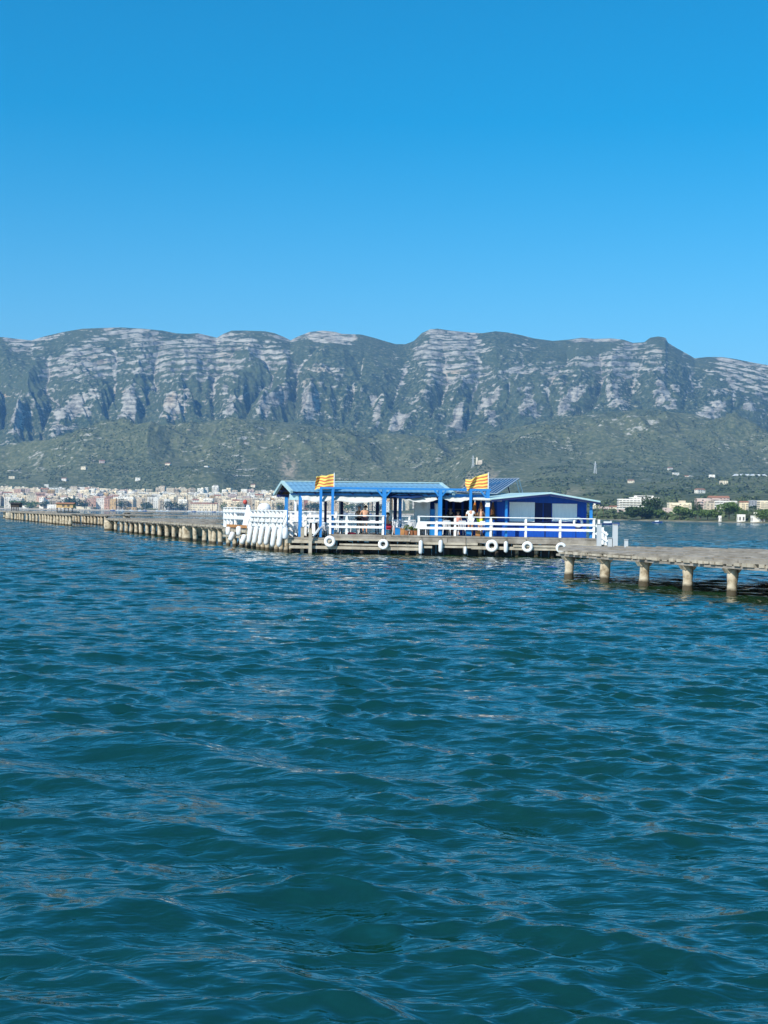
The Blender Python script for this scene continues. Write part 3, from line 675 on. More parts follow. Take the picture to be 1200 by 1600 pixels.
for i, (nm, px, Y, w, yt, yb, lm, kd, lab) in enumerate(TR):
    if px > 800: Y = float(interp(SHORE, px)) + 22 + (i*7 % 4)*14
    tree(nm, px, Y, w, yt, yb, MT[lm], lab, 'trees on the right shore' if px > 800 else 'trees along the town harbour', 100+i, n=1500 if px > 800 else 500, kind=kd)
for i, px in enumerate([332,362,384,396,407,418,427,455,470,510,525,575]):
    tree('palm_tree', px, 2830, 6, 783+random.uniform(0,5), 800, MT['leaf_dark'], 'small waterfront palm ' + ['left of the white railing','behind the left end of the white railing','left of the white parasol','just left of the white parasol','above the white parasol','right of the white parasol','nearer the gable of the blue roof','right of the first canopy post','between the first two canopy posts','right of the flag post','between two thin canopy posts','left of the braced blue post'][i], 'palms on the town waterfront', 300+i, kind='palm')
# woods and scrub scattered over plain and hills: nobody could count them
def scrub():
    n = 64000; rg = np.random.default_rng(3)
    px = rg.uniform(-250, 1450, n); u = rg.uniform(0, 1, n)
    Ys = interp(SHORE, px)+rg.uniform(14, 60, n)
    Y = np.where(rg.uniform(0, 1, n) < .5, Ys+(3300-Ys)*u**np.where(px > 720, 1.5, .8), 3300+1000*u)
    dens = fbm(px/30, Y/220, 71, 3); keep = dens > .46
    inland = ~((px < 720) & (Y < 3340)); keep &= inland
    px, Y = px[keep], Y[keep]; n = len(px)
    z = terrain_z(px, Y)[0]; X = (px-600)/FPX*Y
    s = rg.uniform(1.6, 4.2, n)*np.where(Y < 1800, .8, 1.0)*np.where(Y > 3400, .8, 1)
    # a little irregular blob: 10 leaf-shaped faces each
    k = 7; d = rg.normal(size=(n, k, 3)); d /= np.linalg.norm(d, axis=2)[..., None]; d[..., 2] = np.abs(d[..., 2])
    c = np.stack([X, Y, z], 1)[:, None] + d*s[:, None, None]*rg.uniform(.3, .9, (n, k, 1))*np.array([1, 1, .9])
    a = rg.normal(size=(n, k, 3)); a /= np.linalg.norm(a, axis=2)[..., None]; b = np.cross(a, d); b /= np.linalg.norm(b, axis=2)[..., None]+1e-6
    ss = (s[:, None, None]*.62)
    V = np.stack([c-a*ss, c+b*ss, c+a*ss, c-b*ss], 2).reshape(-1, 3)
    F = np.arange(len(V)).reshape(-1, 4)
    m = MT['scrub'] = noisy('scrub_leaves', (.045,.072,.028), (.14,.165,.07), .02, .85, spec=.1, detail=6, lo=.3, hi=.7)
    o = big_mesh('hillside_scrub', V, F, m, False); tag(o, 'dark green scrub and woods scattered over the plain and foothills', 'scrub', kind='stuff')
scrub()
# masts and landmarks on the hills
def lattice(px, ytop, ybot, Y, label):
    X = (px-600)/FPX*Y; z0 = tz(px, ybot, Y); z1 = tz(px, ytop, Y); g = ground(px, Y); z0 = min(z0, g)
    m = MB(); w = 3.0
    for sx in (-1,1):
        for sy in (-1,1): m.tube([(X+sx*w,Y+sy*w,z0),(X+sx*.5,Y+sy*.5,z1)], .45, 5)
    k = 9
    for i in range(k):
        a = i/k; b = (i+1)/k; wa = w+(.5-w)*a; wb = w+(.5-w)*b; za = z0+(z1-z0)*a; zb = z0+(z1-z0)*b
        m.tube([(X-wa,Y-wa,za),(X+wb,Y-wb,zb)], .25, 4); m.tube([(X+wa,Y-wa,za),(X-wb,Y-wb,zb)], .25, 4)
    m.tube([(X-5,Y,z0+(z1-z0)*.8),(X+5,Y,z0+(z1-z0)*.8)], .4, 4)
    tag(m.build('radio_mast', MT['mast'], loc=(X,Y,z0)), label, 'mast')
lattice(738, 712, 733, 3400, 'slim pale mast beside the chapel on the hillock above the flag')
lattice(929, 721, 742, 3200, 'tall thin white mast on the wooded slope above the hut roof')
lattice(521, 680, 690, 4000, 'small pale mast high on the foothill above the canopy')
def chapel():
    px, Y = 747, 3400; X = (px-600)/FPX*Y; g = ground(px, Y)-1; th = thing('chapel', 'small pale chapel with a bell tower on the hillock above the right flag', 'chapel', (X,Y,g))
    m = MB(); m.box((X+2,Y,g+4), (12,8,8)); m.add([(X-4,Y-4,g+8),(X+8,Y-4,g+8),(X+8,Y+4,g+8),(X-4,Y+4,g+8),(X-4,Y,g+11),(X+8,Y,g+11)],[(0,1,5,4),(2,3,4,5),(1,2,5),(3,0,4)]); m.build('nave', MT['sand'], th)
    m = MB(); m.box((X-5,Y-2,g+7.5), (4,4,15)); m.add([(X-7.2,Y-4.2,g+15),(X-2.8,Y-4.2,g+15),(X-2.8,Y+.2,g+15),(X-7.2,Y+.2,g+15),(X-5,Y-2,g+19)],[(0,1,4),(1,2,4),(2,3,4),(3,0,4)]); m.build('bell_tower', MT['cream'], th)
chapel()
# ------------------------------------------------------------ platform frame: s along the front, t back along the pier line
DV = Vector((-0.326, 0.945, 0.0)); O3 = Vector((-5.6, 82.5, 0.0)); EX = (Vector((12.2, 80.0, 0))-O3).normalized()
def PF(s, t, z=0.0): return O3 + EX*s + DV*t + Vector((0, 0, z))
def S(px, t=0.0):
    b = O3 + DV*t; a = (px-600)/FPX
    return (a*b.y-b.x)/(EX.x-a*EX.y)
def Zp(px, py, t=0.0):
    p = PF(S(px, t), t); return tz(px, py, p.y)
def sbox(m, s0, s1, t0, t1, z0, z1):
    q = []
    for z in (z0, z1):
        for s, t in ((s0,t0),(s1,t0),(s1,t1),(s0,t1)): q.append(PF(s, t, z))
    m.hexa(q)
def pole(m, px, t, z0, z1, w=.11): 
    s = S(px, t); sbox(m, s-w/2, s+w/2, t-w/2, t+w/2, z0, z1)
DK = 1.15
MT['wood'] = noisy('weathered_boards', (.36,.325,.275), (.20,.175,.14), 1.6, .9, (1,1,1), .1, .5)
MT['wood_pale'] = noisy('bleached_logs', (.52,.46,.36), (.33,.29,.22), 2.2, .9, (1,1,1), .1, .4)
MT['wood_dark'] = noisy('dark_timber', (.07,.055,.04), (.03,.025,.02), 2, .7, spec=.3)  # dark brown timber: joists, inner piles, stilts, black shed, ceiling lining
def concrete_mat():
    m, t, b = node_mat('pile_concrete', (.5,.43,.32), .9, .15)
    tc = N(t, 'ShaderNodeTexCoord'); g = N(t, 'ShaderNodeNewGeometry'); sp = N(t, 'ShaderNodeSeparateXYZ'); t.links.new(g.outputs['Position'], sp.inputs[0])
    nz = N(t, 'ShaderNodeTexNoise', Scale=3.0, Detail=6.0, Roughness=.65); t.links.new(g.outputs['Position'], nz.inputs['Vector'])
    r = ramp(t, nz.outputs[0], [(.34, (.22,.17,.11)), (.48, (.48,.40,.28)), (.64, (.62,.54,.40))])
    # algae and wet band that ends at an uneven height above the water
    ad = N(t, 'ShaderNodeMath', operation='MULTIPLY_ADD'); ad.inputs[1].default_value = .28; t.links.new(nz.outputs[0], ad.inputs[0])
    ng = N(t, 'ShaderNodeMath', operation='MULTIPLY'); ng.inputs[1].default_value = -1.0; t.links.new(sp.outputs[2], ng.inputs[0]); t.links.new(ng.outputs[0], ad.inputs[2])
    mr = N(t, 'ShaderNodeMapRange'); mr.inputs['From Min'].default_value = -.11; mr.inputs['From Max'].default_value = -.01; t.links.new(ad.outputs[0], mr.inputs['Value'])
    mx = N(t, 'ShaderNodeMix', data_type='RGBA'); t.links.new(mr.outputs[0], mx.inputs['Factor']); t.links.new(r.outputs[0], mx.inputs[6]); mx.inputs[7].default_value = (.085,.07,.045,1)
    t.links.new(mx.outputs[2], b.inputs['Base Color'])
    bp = N(t, 'ShaderNodeBump', Strength=.6, Distance=.03); t.links.new(nz.outputs[0], bp.inputs['Height']); t.links.new(bp.outputs[0], b.inputs['Normal'])
    return m
MT['concrete'] = concrete_mat()
MT['white_paint'] = noisy('white_paint', (.86,.86,.84), (.55,.53,.47), 3.0, .55, spec=.3, lo=.5, hi=.8)
MT['blue_paint'] = noisy('bright_blue_paint', (.010,.20,.58), (.03,.20,.48), 2.5, .45, spec=.35)
MT['royal_blue'] = noisy('royal_blue_boards', (.002,.085,.50), (.003,.065,.40), 2.0, .5, (6,6,.6), spec=.3)
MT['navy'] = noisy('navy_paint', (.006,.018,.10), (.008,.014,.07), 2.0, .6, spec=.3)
MT['roof_blue'] = noisy('light_blue_roof_sheet', (.17,.34,.49), (.125,.28,.42), 1.2, .4, (.4,3,1), spec=.4)
MT['roof_edge'] = noisy('pale_roof_edge', (.44,.62,.62), (.36,.53,.56), 3, .5)
MT['shutter'] = noisy('pale_grey_shutter', (.90,.92,.94), (.82,.85,.88), 2, .5, (8,8,1), spec=.35)
MT['awning'] = noisy('white_awning_cloth', (.66,.65,.61), (.54,.53,.49), 2, .9, spec=.1)
MT['awning_blue'] = noisy('dark_blue_cloth', (.01,.04,.14), (.01,.03,.09), 2, .9, spec=.1)
MT['orange_cloth'] = noisy('orange_cloth', (.62,.22,.04), (.42,.13,.03), 5, .9, spec=.1)
MT['brown_cloth'] = noisy('brown_cloth', (.20,.09,.04), (.10,.05,.03), 5, .9, spec=.1)
MT['rubber'] = noisy('black_rubber', (.02,.02,.02), (.035,.033,.03), 6, .8, spec=.2)
MT['fender'] = noisy('fender_vinyl', (.80,.82,.82), (.60,.63,.64), 3, .45, spec=.4, lo=.4, hi=.8)
MT['orange_board'] = noisy('orange_varnished_board', (.50,.24,.08), (.38,.17,.06), 3, .7)
MT['plastic'] = noisy('white_plastic', (.80,.81,.82), (.72,.73,.75), 5, .35, spec=.5)
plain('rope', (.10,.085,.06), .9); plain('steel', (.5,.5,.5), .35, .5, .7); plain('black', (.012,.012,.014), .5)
plain('skin_tan', (.64,.34,.21), .55, .3); plain('skin_pale', (.62,.36,.25), .55, .3); plain('hair_dark', (.02,.014,.01), .7); plain('hair_grey', (.34,.32,.29), .8); plain('hair_brown', (.08,.045,.022), .7)
plain('cotton_white', (.84,.84,.84), .9, .1); plain('cotton_red', (.55,.10,.08), .9, .1); plain('cotton_yellow', (.62,.68,.06), .9, .1); plain('cotton_dark', (.025,.022,.035), .9, .1); plain('cotton_salmon', (.62,.26,.2), .9, .1); plain('cotton_pink', (.6,.05,.09), .9, .1)
plain('panel_blue', (.05,.10,.20), .18, .6); plain('panel_line', (.50,.56,.60), .4, .5, .5); plain('box_blue', (.01,.20,.52), .5); plain('terracotta_pot', (.32,.13,.06), .8); plain('post_grey', (.52,.55,.56), .6)
plain('eye', (.02,.02,.02), .3)

# ------------------------------------------------------------ the pier: rafts of concrete piles carrying a timber deck
def ppile(m, base, top, r, lean=(0,0), flat=1.0, seed=0):
    rg = random.Random(seed); x, y = base; zz = [-.7, -.1, .15, .5, .8, 1.0]; pts = []; V = []; n = 12
    for i, f in enumerate(zz):
        z = -.7+(top+.7)*(f+.7)/1.7 if i else -.7
        k = max(0, z)/top; rr = r*(1+.10*rg.uniform(-1,1))*(1.0 if i < 5 else .94)
        for j in range(n):
            a = 2*math.pi*j/n; V.append((x+lean[0]*k+math.cos(a)*rr*flat, y+lean[1]*k+math.sin(a)*rr, z))
    F = [(i*n+j, i*n+(j+1)%n, (i+1)*n+(j+1)%n, (i+1)*n+j) for i in range(len(zz)-1) for j in range(n)]+[tuple((len(zz)-1)*n+j for j in range(n))]
    m.add(V, F)
NV = Vector((0.945, 0.326, 0))        # across the pier, to the right
def raft(name, label, p0, p1, z, piles, kstart, wmax, bw, clip, seed, r=.19, capw=.55, rows=((4.5, 2),), cat='pier', group='rafts of the long pier', capstyle=True):
    """p0,p1: near edge (p1 nearer the camera or farther, any); piles: list of distances k along the near edge from p0"""
    rg = random.Random(seed); p0 = Vector((*p0, 0)); p1 = Vector((*p1, 0)); D = (p1-p0); Lk = D.length; D.normalize()
    nn = NV if NV.dot(Vector((D.y, -D.x, 0))) != 0 else NV
    th = thing(name, label, cat, (p0.x, p0.y, 0), group)
    m = MB(); w = 0.0
    while w < wmax:
        b = bw*rg.uniform(.7, 1.3); ks = kstart(w); ke = Lk
        k = ks+rg.uniform(-.25, .35)
        while k < ke:
            ln = rg.uniform(4, 9); e = min(k+ln, ke+rg.uniform(-.2, .3)); zz = z+rg.uniform(-.035, .035) - (.02 if w < bw*2 else 0); th_ = rg.uniform(.07, .13)
            a = p0+D*k+nn*(w+rg.uniform(-.02, .02)); c = p0+D*(e-.03)+nn*(w+rg.uniform(-.05, .05))
            if clip(a+nn*b) and clip(c+nn*b):
                q = [a, c, c+nn*b*.95, a+nn*b*.95]
                if (q[1]-q[0]).cross(q[3]-q[0]).z < 0: q = [q[3], q[2], q[1], q[0]]
                j = [rg.uniform(-.02, .02) for _ in range(4)]
                m.hexa([(v.x, v.y, zz-th_) for v in q]+[(v.x, v.y, zz+jj) for v, jj in zip(q, j)])
            k = e+rg.uniform(-.02, .10)
        w += b+rg.uniform(.0, .05 if rg.random() < .8 else .2)
    m.build('deck_boards', MT['wood'], th)
    m = MB(); k = kstart(0)+.4      # joists whose ends show below the boards
    while k < Lk:
        hw = rg.uniform(.22, .40); a = p0+D*k-nn*rg.uniform(-.03, .10); c = p0+D*k+nn*min(wmax, 7)
        if clip(c): m.beam((a.x,a.y,z-.145),(c.x,c.y,z-.145), hw, rg.uniform(.07,.11))
        else: 
            c = a+nn*1.2; m.beam((a.x,a.y,z-.145),(c.x,c.y,z-.145), hw, .12)
        k += hw+rg.uniform(.03, .22)
    m.build('joists', MT['wood_pale'], th)['kind'] = 'stuff'
    m = MB()
    for off in (.10, .8, 4.4):
        k = kstart(off)
        while k < Lk:
            e = min(k+rg.uniform(5, 8), Lk); a = p0+D*k+nn*off; c = p0+D*e+nn*off
            if clip(a) and clip(c): m.beam((a.x,a.y,z-.245),(c.x,c.y,z-.245+rg.uniform(-.012,.012)), .14, .08)
            k = e
    m.build('stringers', MT['wood'], th)
    for i, it in enumerate(piles):
        k, rr = it if isinstance(it, tuple) else (it, r)
        for ri, off in enumerate([.30]+[o for o, _ in rows]):
            c = p0+D*k+nn*off
            if ri and not clip(c): continue
            m = MB(); ppile(m, (c.x, c.y), z-.31, rr*rg.uniform(.95, 1.05), (rg.uniform(-.07,.07), rg.uniform(-.05,.05)), seed=rg.random())
            pl = m.build('pile', MT['concrete'], th, smooth=True)
            if capstyle:
                m = MB(); a = c-nn*capw*.62; e = c+nn*capw*.9
                # corbelled head: narrow below, wide above
                q = []
                for zz, hw in ((z-.44, r*1.02), (z-.29, r*1.02+.11)):
                    for u, v in ((-hw, -.13), (hw, -.13), (hw, .13), (-hw, .13)):
                        p = c+nn*u+D*v; q.append((p.x, p.y, zz))
                if (Vector(q[1])-Vector(q[0])).cross(Vector(q[3])-Vector(q[0])).z < 0: q = q[3::-1]+q[:3:-1]
                m.hexa(q); m.build('cap', MT['concrete'], pl)
    return th
# right raft: near edge from the far end at px 870 towards and past the right side of the frame
RP0 = (6.75, 54.6); RP1 = (15.9, 28.1); RD = (Vector(RP1)-Vector(RP0)); RD.normalize(); rp = Vector(RP0)
def kR(px):        # distance along the near edge at which it is seen at px
    a = (px-600)/FPX; b = rp+Vector((.945,.326))*.30; return (a*b.y-b.x)/(RD.x-a*RD.y)
def ks_right(w):   # where boards start: the far end of the deck slants away to the right
    if w < 3.7: return -w*1.75
    return -6.5 + (w-3.7)*1.02
raft('pier', 'near section of weathered timber pier on stubby concrete piles at right', RP0, RP1, 1.14, [kR(890), kR(946), kR(1007.5), kR(1076), kR(1145), kR(1145)+3.1, kR(1145)+6.2], ks_right, 12.5, .30, lambda p: True, 3, r=.175, rows=())
# far-left rafts
def line_k(p0, p1, px):
    a = (px-600)/FPX; p0 = Vector(p0); D = (Vector(p1)-p0).normalized(); b = p0+Vector((.945,.326))*.3
    return (a*b.y-b.x)/(D.x-a*D.y)
clipL = lambda p: p.x/p.y < -.113
A0, A1 = (-11.4, 98.7), (-32.0, 162.0)
pa = [line_k(A0, A1, x) for x in (345,335,330.5,320,306,283,272.5,262,250.5,240,231,221,213.5,205.5,198.5,190.5,181.5)]
pa = [(k, .19) for k in pa] + [(line_k(A0, A1, 292.5), .42), (line_k(A0, A1, 171), .60)]
raft('pier', 'middle stretch of long pier joining the white railed platform at left', A0, A1, 1.44, pa, lambda w: 0.0, 18, .55, clipL, 5, rows=((3.2,0),(6.4,0)))
B0, B1 = (-40.5, 205.0), (-52.5, 238.0)
pb = [(line_k(B0, B1, x), .26) for x in (166,160,155,149.5,144,139,134,130,124,119.5,115)]
raft('pier', 'set-back stretch of far pier on close-set pale piles', B0, B1, 1.62, pb, lambda w: 0.0, 25, .8, clipL, 6, rows=())
C0, C1 = (-43.5, 196.0), (-79.0, 297.0)
pc = [(line_k(C0, C1, x), .27) for x in (110,105,100,96,91,86,81,77,72.5,68.5,64,58,53,48.5,43,36,32,28.5,24.5)] + [(line_k(C0, C1, 19.5), .35), (line_k(C0, C1, 14), .7)]
raft('pier', 'farthest stretch of pier, at the left edge of the photo', C0, C1, 1.72, pc, lambda w: 0.0, 3.2, .8, lambda p: True, 7, rows=())
D0, D1 = (-62.0, 335.0), (-78.0, 430.0)
raft('pier', 'distant low jetty deck carrying the small ochre hut', D0, D1, 1.75, [(k, .4) for k in range(2, 90, 9)], lambda w: 0.0, 14, 1.0, lambda p: True, 8, rows=())
E0, E1 = (-112.0, 345.0), (-78.5, 338.0)
m = MB(); m.hexa([(-118,345,1.45),(-78.5,338,1.45),(-76,352,1.45),(-118,362,1.45),(-118,345,1.75),(-78.5,338,1.75),(-76,352,1.75),(-118,362,1.75)])
e_ = thing('jetty', 'grey jetty deck carrying the black shed at far left', 'pier', (-98, 350, 0)); m.build('deck', MT['wood'], e_)
for i in range(9):
    m = MB(); m.tube([(-115+i*4.6, 346-i*.9, -.8),(-115+i*4.6, 346-i*.9, 1.45)], .35, 8); m.build('pile', MT['concrete'], e_)
def stilt_hut(px0, px1, pyb, pyt, Y, colm, roofm, label, windows):
    a = (px0-600)/FPX*Y; b = (px1-600)/FPX*Y; zb = tz((px0+px1)/2, pyb, Y); zt_ = tz((px0+px1)/2, pyt, Y)
    th = thing('hut', label, 'hut', ((a+b)/2, Y, 1.75)); m = MB(); m.box(((a+b)/2, Y, (zb+zt_)/2), (b-a, 3.0, zt_-zb)); m.build('wall', colm, th)
    m = MB(); e = .25; m.add([(a-e,Y-1.8,zt_),(b+e,Y-1.8,zt_),(b+e,Y+1.8,zt_),(a-e,Y+1.8,zt_),(a-e,Y,zt_+.35),(b+e,Y,zt_+.35)],[(0,1,5,4),(2,3,4,5),(1,2,5),(3,0,4),(3,2,1,0)]); m.build('roof', roofm, th)
    for i in range(5):
        m = MB(); x = a+.2+(b-a-.4)*i/4; m.box((x, Y-1.3, (zb+1.7)/2), (.18,.18,zb-1.7)); m.build('stilt', MT['wood_dark'], th)
    for f in windows:
        m = MB(); m.box((a+(b-a)*f, Y-1.52, zb+(zt_-zb)*.6), (.55,.08,.5)); m.build('window', MT['window_dark'], th)
stilt_hut(90, 116, 793.6, 787.4, 345, MT['ochre'], MT['tile'], 'small ochre hut on dark stilts on the distant pier', (.42,.72))
stilt_hut(19, 32, 792.8, 787.2, 345, MT['wood_dark'], MT['wood_dark'], 'small black shed on the distant jetty at far left', ())

# ------------------------------------------------------------ the platform
SL0 = S(450, 0); SR = S(933, 0)
def platform():
    th = thing('platform', 'weathered timber platform on piles carrying the blue hut and canopy', 'platform', PF(0, 0, 0))
    rg = random.Random(4)
    s0 = S(521, 0)
    m = MB()     # main deck boards, laid along the front
    t = 0.0
    while t < 9.5:
        b = rg.uniform(.24, .34); s = s0 + rg.uniform(-.05, .05)
        while s < SR:
            e = min(s+rg.uniform(2.5, 5), SR+rg.uniform(-.04, .06)); zz = DK+rg.uniform(-.012, .012); sbox(m, s, e-.02, t, t+b-.02, zz-.09, zz); s = e
        t += b
    m.build('deck_boards', MT['wood'], th)
    m = MB(); s = s0     # fascia under the deck edge
    while s < SR:
        e = min(s+rg.uniform(3, 5.5), SR); sbox(m, s, e-.04, -.08+rg.uniform(-.02,.02), .04, DK-.37+rg.uniform(-.02,.02), DK-.11); s = e
    m.build('fascia', MT['wood'], th)
    m = MB()     # bleached rubbing beams lower down, ragged lengths
    for (a, b, y0, dz, tt) in ((455,500,846.5,.12,-.3),(452,655,856,.17,-.22),(530,655,851.5,.10,-.28),(655,745,849.5,.13,-.2),(690,800,855,.12,-.24),(735,905,857.5,.14,-.30),(800,872,853.5,.12,-.36),(660,672,854.5,.12,-.4),(872,935,853,.18,-.25),(520,640,843.5,.10,-.14)):
        sa, sb = S(a,0), S(b,0); zc = Zp((a+b)/2, y0, 0)+(.0)
        sbox(m, sa, sb, tt, tt+.14, zc-dz/2, zc+dz/2)
    m.build('rubbing_beams', MT['wood_pale'], th)
    m = MB()     # cross joists under the deck
    for k in range(46):
        s = s0+.2+k*.33; 
        if s < SR: sbox(m, s, s+.12, .06, 9.2, DK-.32, DK-.10)
    m.build('joists', MT['wood_dark'], th)
    # lower landing at the left corner, and the rear deck behind the side railing
    m = MB(); zl = 0.93
    t = 0.0
    while t < 17:
        b = rg.uniform(.25,.36); zz = zl if t < 3.2 else 1.30
        sR = s0-.04 if t < 3.2 else (s0-.04 if t < 9.5 else S(520, t))
        sbox(m, -.1+rg.uniform(-.04,.04), sR, t, t+b-.03, zz-.10, zz+rg.uniform(-.01,.01)); t += b
    m.build('side_boards', MT['wood'], th)
    m = MB(); sbox(m, -.12, s0, -.05, .06, zl-.34, zl-.12); sbox(m, -.16, -.04, 3.3, 17, 1.0, 1.18); sbox(m, -.14,-.04,3.3,17,.62,.76); m.build('side_beams', MT['wood_pale'], th)
    m = MB(); sbox(m, -.2, -.1, 9.9, 15.5, 1.31, 1.50); m.build('edge_board', MT['orange_board'], th)['label'] = 'orange varnished edge board'
    # piles: front row, side row, and dark piles further in
    fr = [455,476,507,512,535,568,612,640,657,706,728,752,778,812,842,868,905,930]
    for px in fr:
        m = MB(); p = PF(S(px, .5), .5+rg.uniform(0,.4)); ppile(m, (p.x,p.y), .75, .12, seed=rg.random()); m.build('pile', MT['concrete'] if rg.random() < .55 else MT['wood_dark'], th, smooth=True)
    for tt in (.6,1.7,2.8,3.9,5.0,6.1,7.3,8.6,10.2,12,14,16):
        m = MB(); p = PF(.05, tt); ppile(m, (p.x,p.y), 1.05, .16, seed=rg.random()); m.build('pile', MT['concrete'], th, smooth=True)
        m = MB(); m.beam(PF(.5, tt, -.3), PF(1.3, tt+.3, 1.0), .15, .15); m.build('brace', MT['wood_dark'], th)
    for tt in (2.5, 4.5, 6.5, 8.5):
        for k in range(9):
            m = MB(); p = PF(1+k*2.1+rg.uniform(-.3,.3), tt); ppile(m, (p.x,p.y), .85, .15, seed=rg.random()); m.build('pile', MT['wood_dark'], th, smooth=True)
    # row of black upright strips closing the space below the deck
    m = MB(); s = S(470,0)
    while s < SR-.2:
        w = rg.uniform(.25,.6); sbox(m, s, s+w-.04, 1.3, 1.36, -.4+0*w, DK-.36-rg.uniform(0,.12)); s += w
    m.build('under_deck_strips', MT['black'], th)
platform()

# railings
def rail_run(name, label, s_list, zrails, t, zb, zt, group='white railings of the platform', thick=.10, along='s', fixed=0.0, rail_h=.13):
    """posts at the given positions and level rails between them (along s at depth t, or along t at s=fixed)"""
    a, b = s_list[0], s_list[-1]
    def bx(m, u0, u1, v0, v1, z0, z1):
        if along == 's': sbox(m, u0, u1, t+v0, t+v1, z0, z1)
        else: sbox(m, fixed+v0, fixed+v1, u0, u1, z0, z1)
    mid = (a+b)/2; loc = PF(mid, t, zb) if along == 's' else PF(fixed, mid, zb)
    th = thing(name, label, 'railing', loc, group)
    for s in s_list:
        m = MB(); bx(m, s-thick/2, s+thick/2, 0, thick, zb, zt); m.build('post', MT['white_paint'], th)
    for i, (z, hh) in enumerate(zrails):
        m = MB(); e = .03 if i else .06; bx(m, a-e, b+e, -.035, -.003, z-hh/2, z+hh/2) if i else bx(m, a-.06, b+.06, -.04, thick+.02, zt+.003, zt+.05)
        m.build('rail', MT['white_paint'], th)
    return th
def zr(px, pys, t=0): return [(Zp(px, y, t), h) for y, h in pys]
ss = [S(p, .12) for p in (516.5, 542, 599)]
rail_run('railing', 'white front railing with three posts left of the braced blue post', ss, [(0,0)]+zr(560, [(815.5,.125),(823.5,.13)]), .12, DK, Zp(560, 806.2))
ss = [S(p, .12) for p in (655, 711.7, 767.5, 822.2, 876, 928.7)]
rail_run('railing', 'long white front railing with six posts before the blue hut', ss, [(0,0)]+zr(790, [(818.6,.14),(826.8,.14)]), .12, DK, Zp(790, 809.4))
# side railing along the left edge, denser boards
rail_run('railing', 'white side railing above the hanging row of fenders', [.6,1.5,2.4,3.3,4.2,5.1,6.1,7.1,8.1,9.1], [(0,0),(2.18,.22),(1.86,.2),(1.55,.16)], 0, 1.05, 2.46, along='t', fixed=-.08, thick=.13)
rail_run('railing', 'tall white railing at the far left corner of the platform', [9.9,13.6,14.9,15.9,16.9], [(0,0),(2.42,.2),(1.98,.24)], 0, 1.30, 2.62, along='t', fixed=-.10, thick=.17)
rail_run('railing', 'inner white railing behind the row of fenders', [S(396,10)+.2+i*.85 for i in range(7)], [(0,0),(2.15,.16),(1.8,.14)], 9.4, 1.30, 2.42, thick=.13)
rail_run('railing', 'short white railing across the corner below the gable', [S(455,3.1), S(463,3.1), S(470,3.1), S(478,3.1)], [(0,0),(2.0,.15),(1.65,.14)], 3.1, .95, 2.36, thick=.12)
rail_run('railing', 'rear white railing seen beneath the long blue canopy', [S(p, 9.0) for p in (475,500,530,562,590,615,640)], [(0,0),(1.9,.12),(1.55,.12)], 9.0, DK, 2.22)
# raked stair rail at the right end
def stair():
    th = thing('stair_railing', 'white raked stair railing at the right end of the deck', 'railing', PF(S(945,0), .2, .5))
    for px, y0, y1 in ((936.5,841,812),(942.5,851,824),(947.5,852,831)):
        m = MB(); s = S(px, .2); sbox(m, s-.05, s+.05, .2, .3, Zp(px,y0), Zp(px,y1)); m.build('post', MT['white_paint'], th)
    for ya, yb in ((820.5,836),(833,846)):
        m = MB(); m.beam(PF(S(931,.14),.14,Zp(931,ya)), PF(S(950,.14),.14,Zp(950,yb)), .05, .13); m.build('rail', MT['white_paint'], th)
    for k in range(4):
        m = MB(); s = S(934+k*4, 0); sbox(m, s, s+.3, .35, 1.5, 1.02-k*.13, 1.08-k*.13); m.build('step', MT['wood'], th)
stair()
def mooring(px, y0, y1, Y, w, mat, label, name='mooring_post', zb=-.6):
    z0, z1 = zb, tz(px, y1, Y); X = (px-600)/FPX*Y; m = MB(); h = w/2
    m.hexa([(X-h,Y-h,z0),(X+h,Y-h,z0),(X+h,Y+h,z0),(X-h,Y+h,z0),(X-h*.96,Y-h*.96,z1-.03),(X+h*.96,Y-h*.96,z1-.03),(X+h*.96,Y+h*.96,z1),(X-h*.96,Y+h*.96,z1)])
    m.box((X,Y,z1+.012),(w*1.12,w*1.12,.022)); tag(m.build(name, mat, loc=(X,Y,0)), label, 'post')
mooring(961.5, 853, 819.5, 60.3, .21, MT['post_grey'], 'tall pale grey square post at the pier end right of the stair', zb=1.12)
mooring(953.5, 853, 841, 60.3, .17, MT['post_grey'], 'short pale post between the stair railing and the tall post', zb=1.12)
mooring(979, 855, 843.5, 59.3, .15, MT['post_grey'], 'small pale post alone right of the tall grey post', zb=1.12)
mooring(936.5, 853, 819, 61, .19, MT['post_grey'], 'pale grey post partly hidden behind the stair railing', zb=1.12)
mooring(485.5, 862, 826, 81.9, .20, MT['wood_pale'], 'weathered mooring post at the front left landing beside striped barrel')
mooring(473, 845, 824, 82.6, .20, MT['wood_pale'], 'bleached wooden post under the blue canopy corner post')

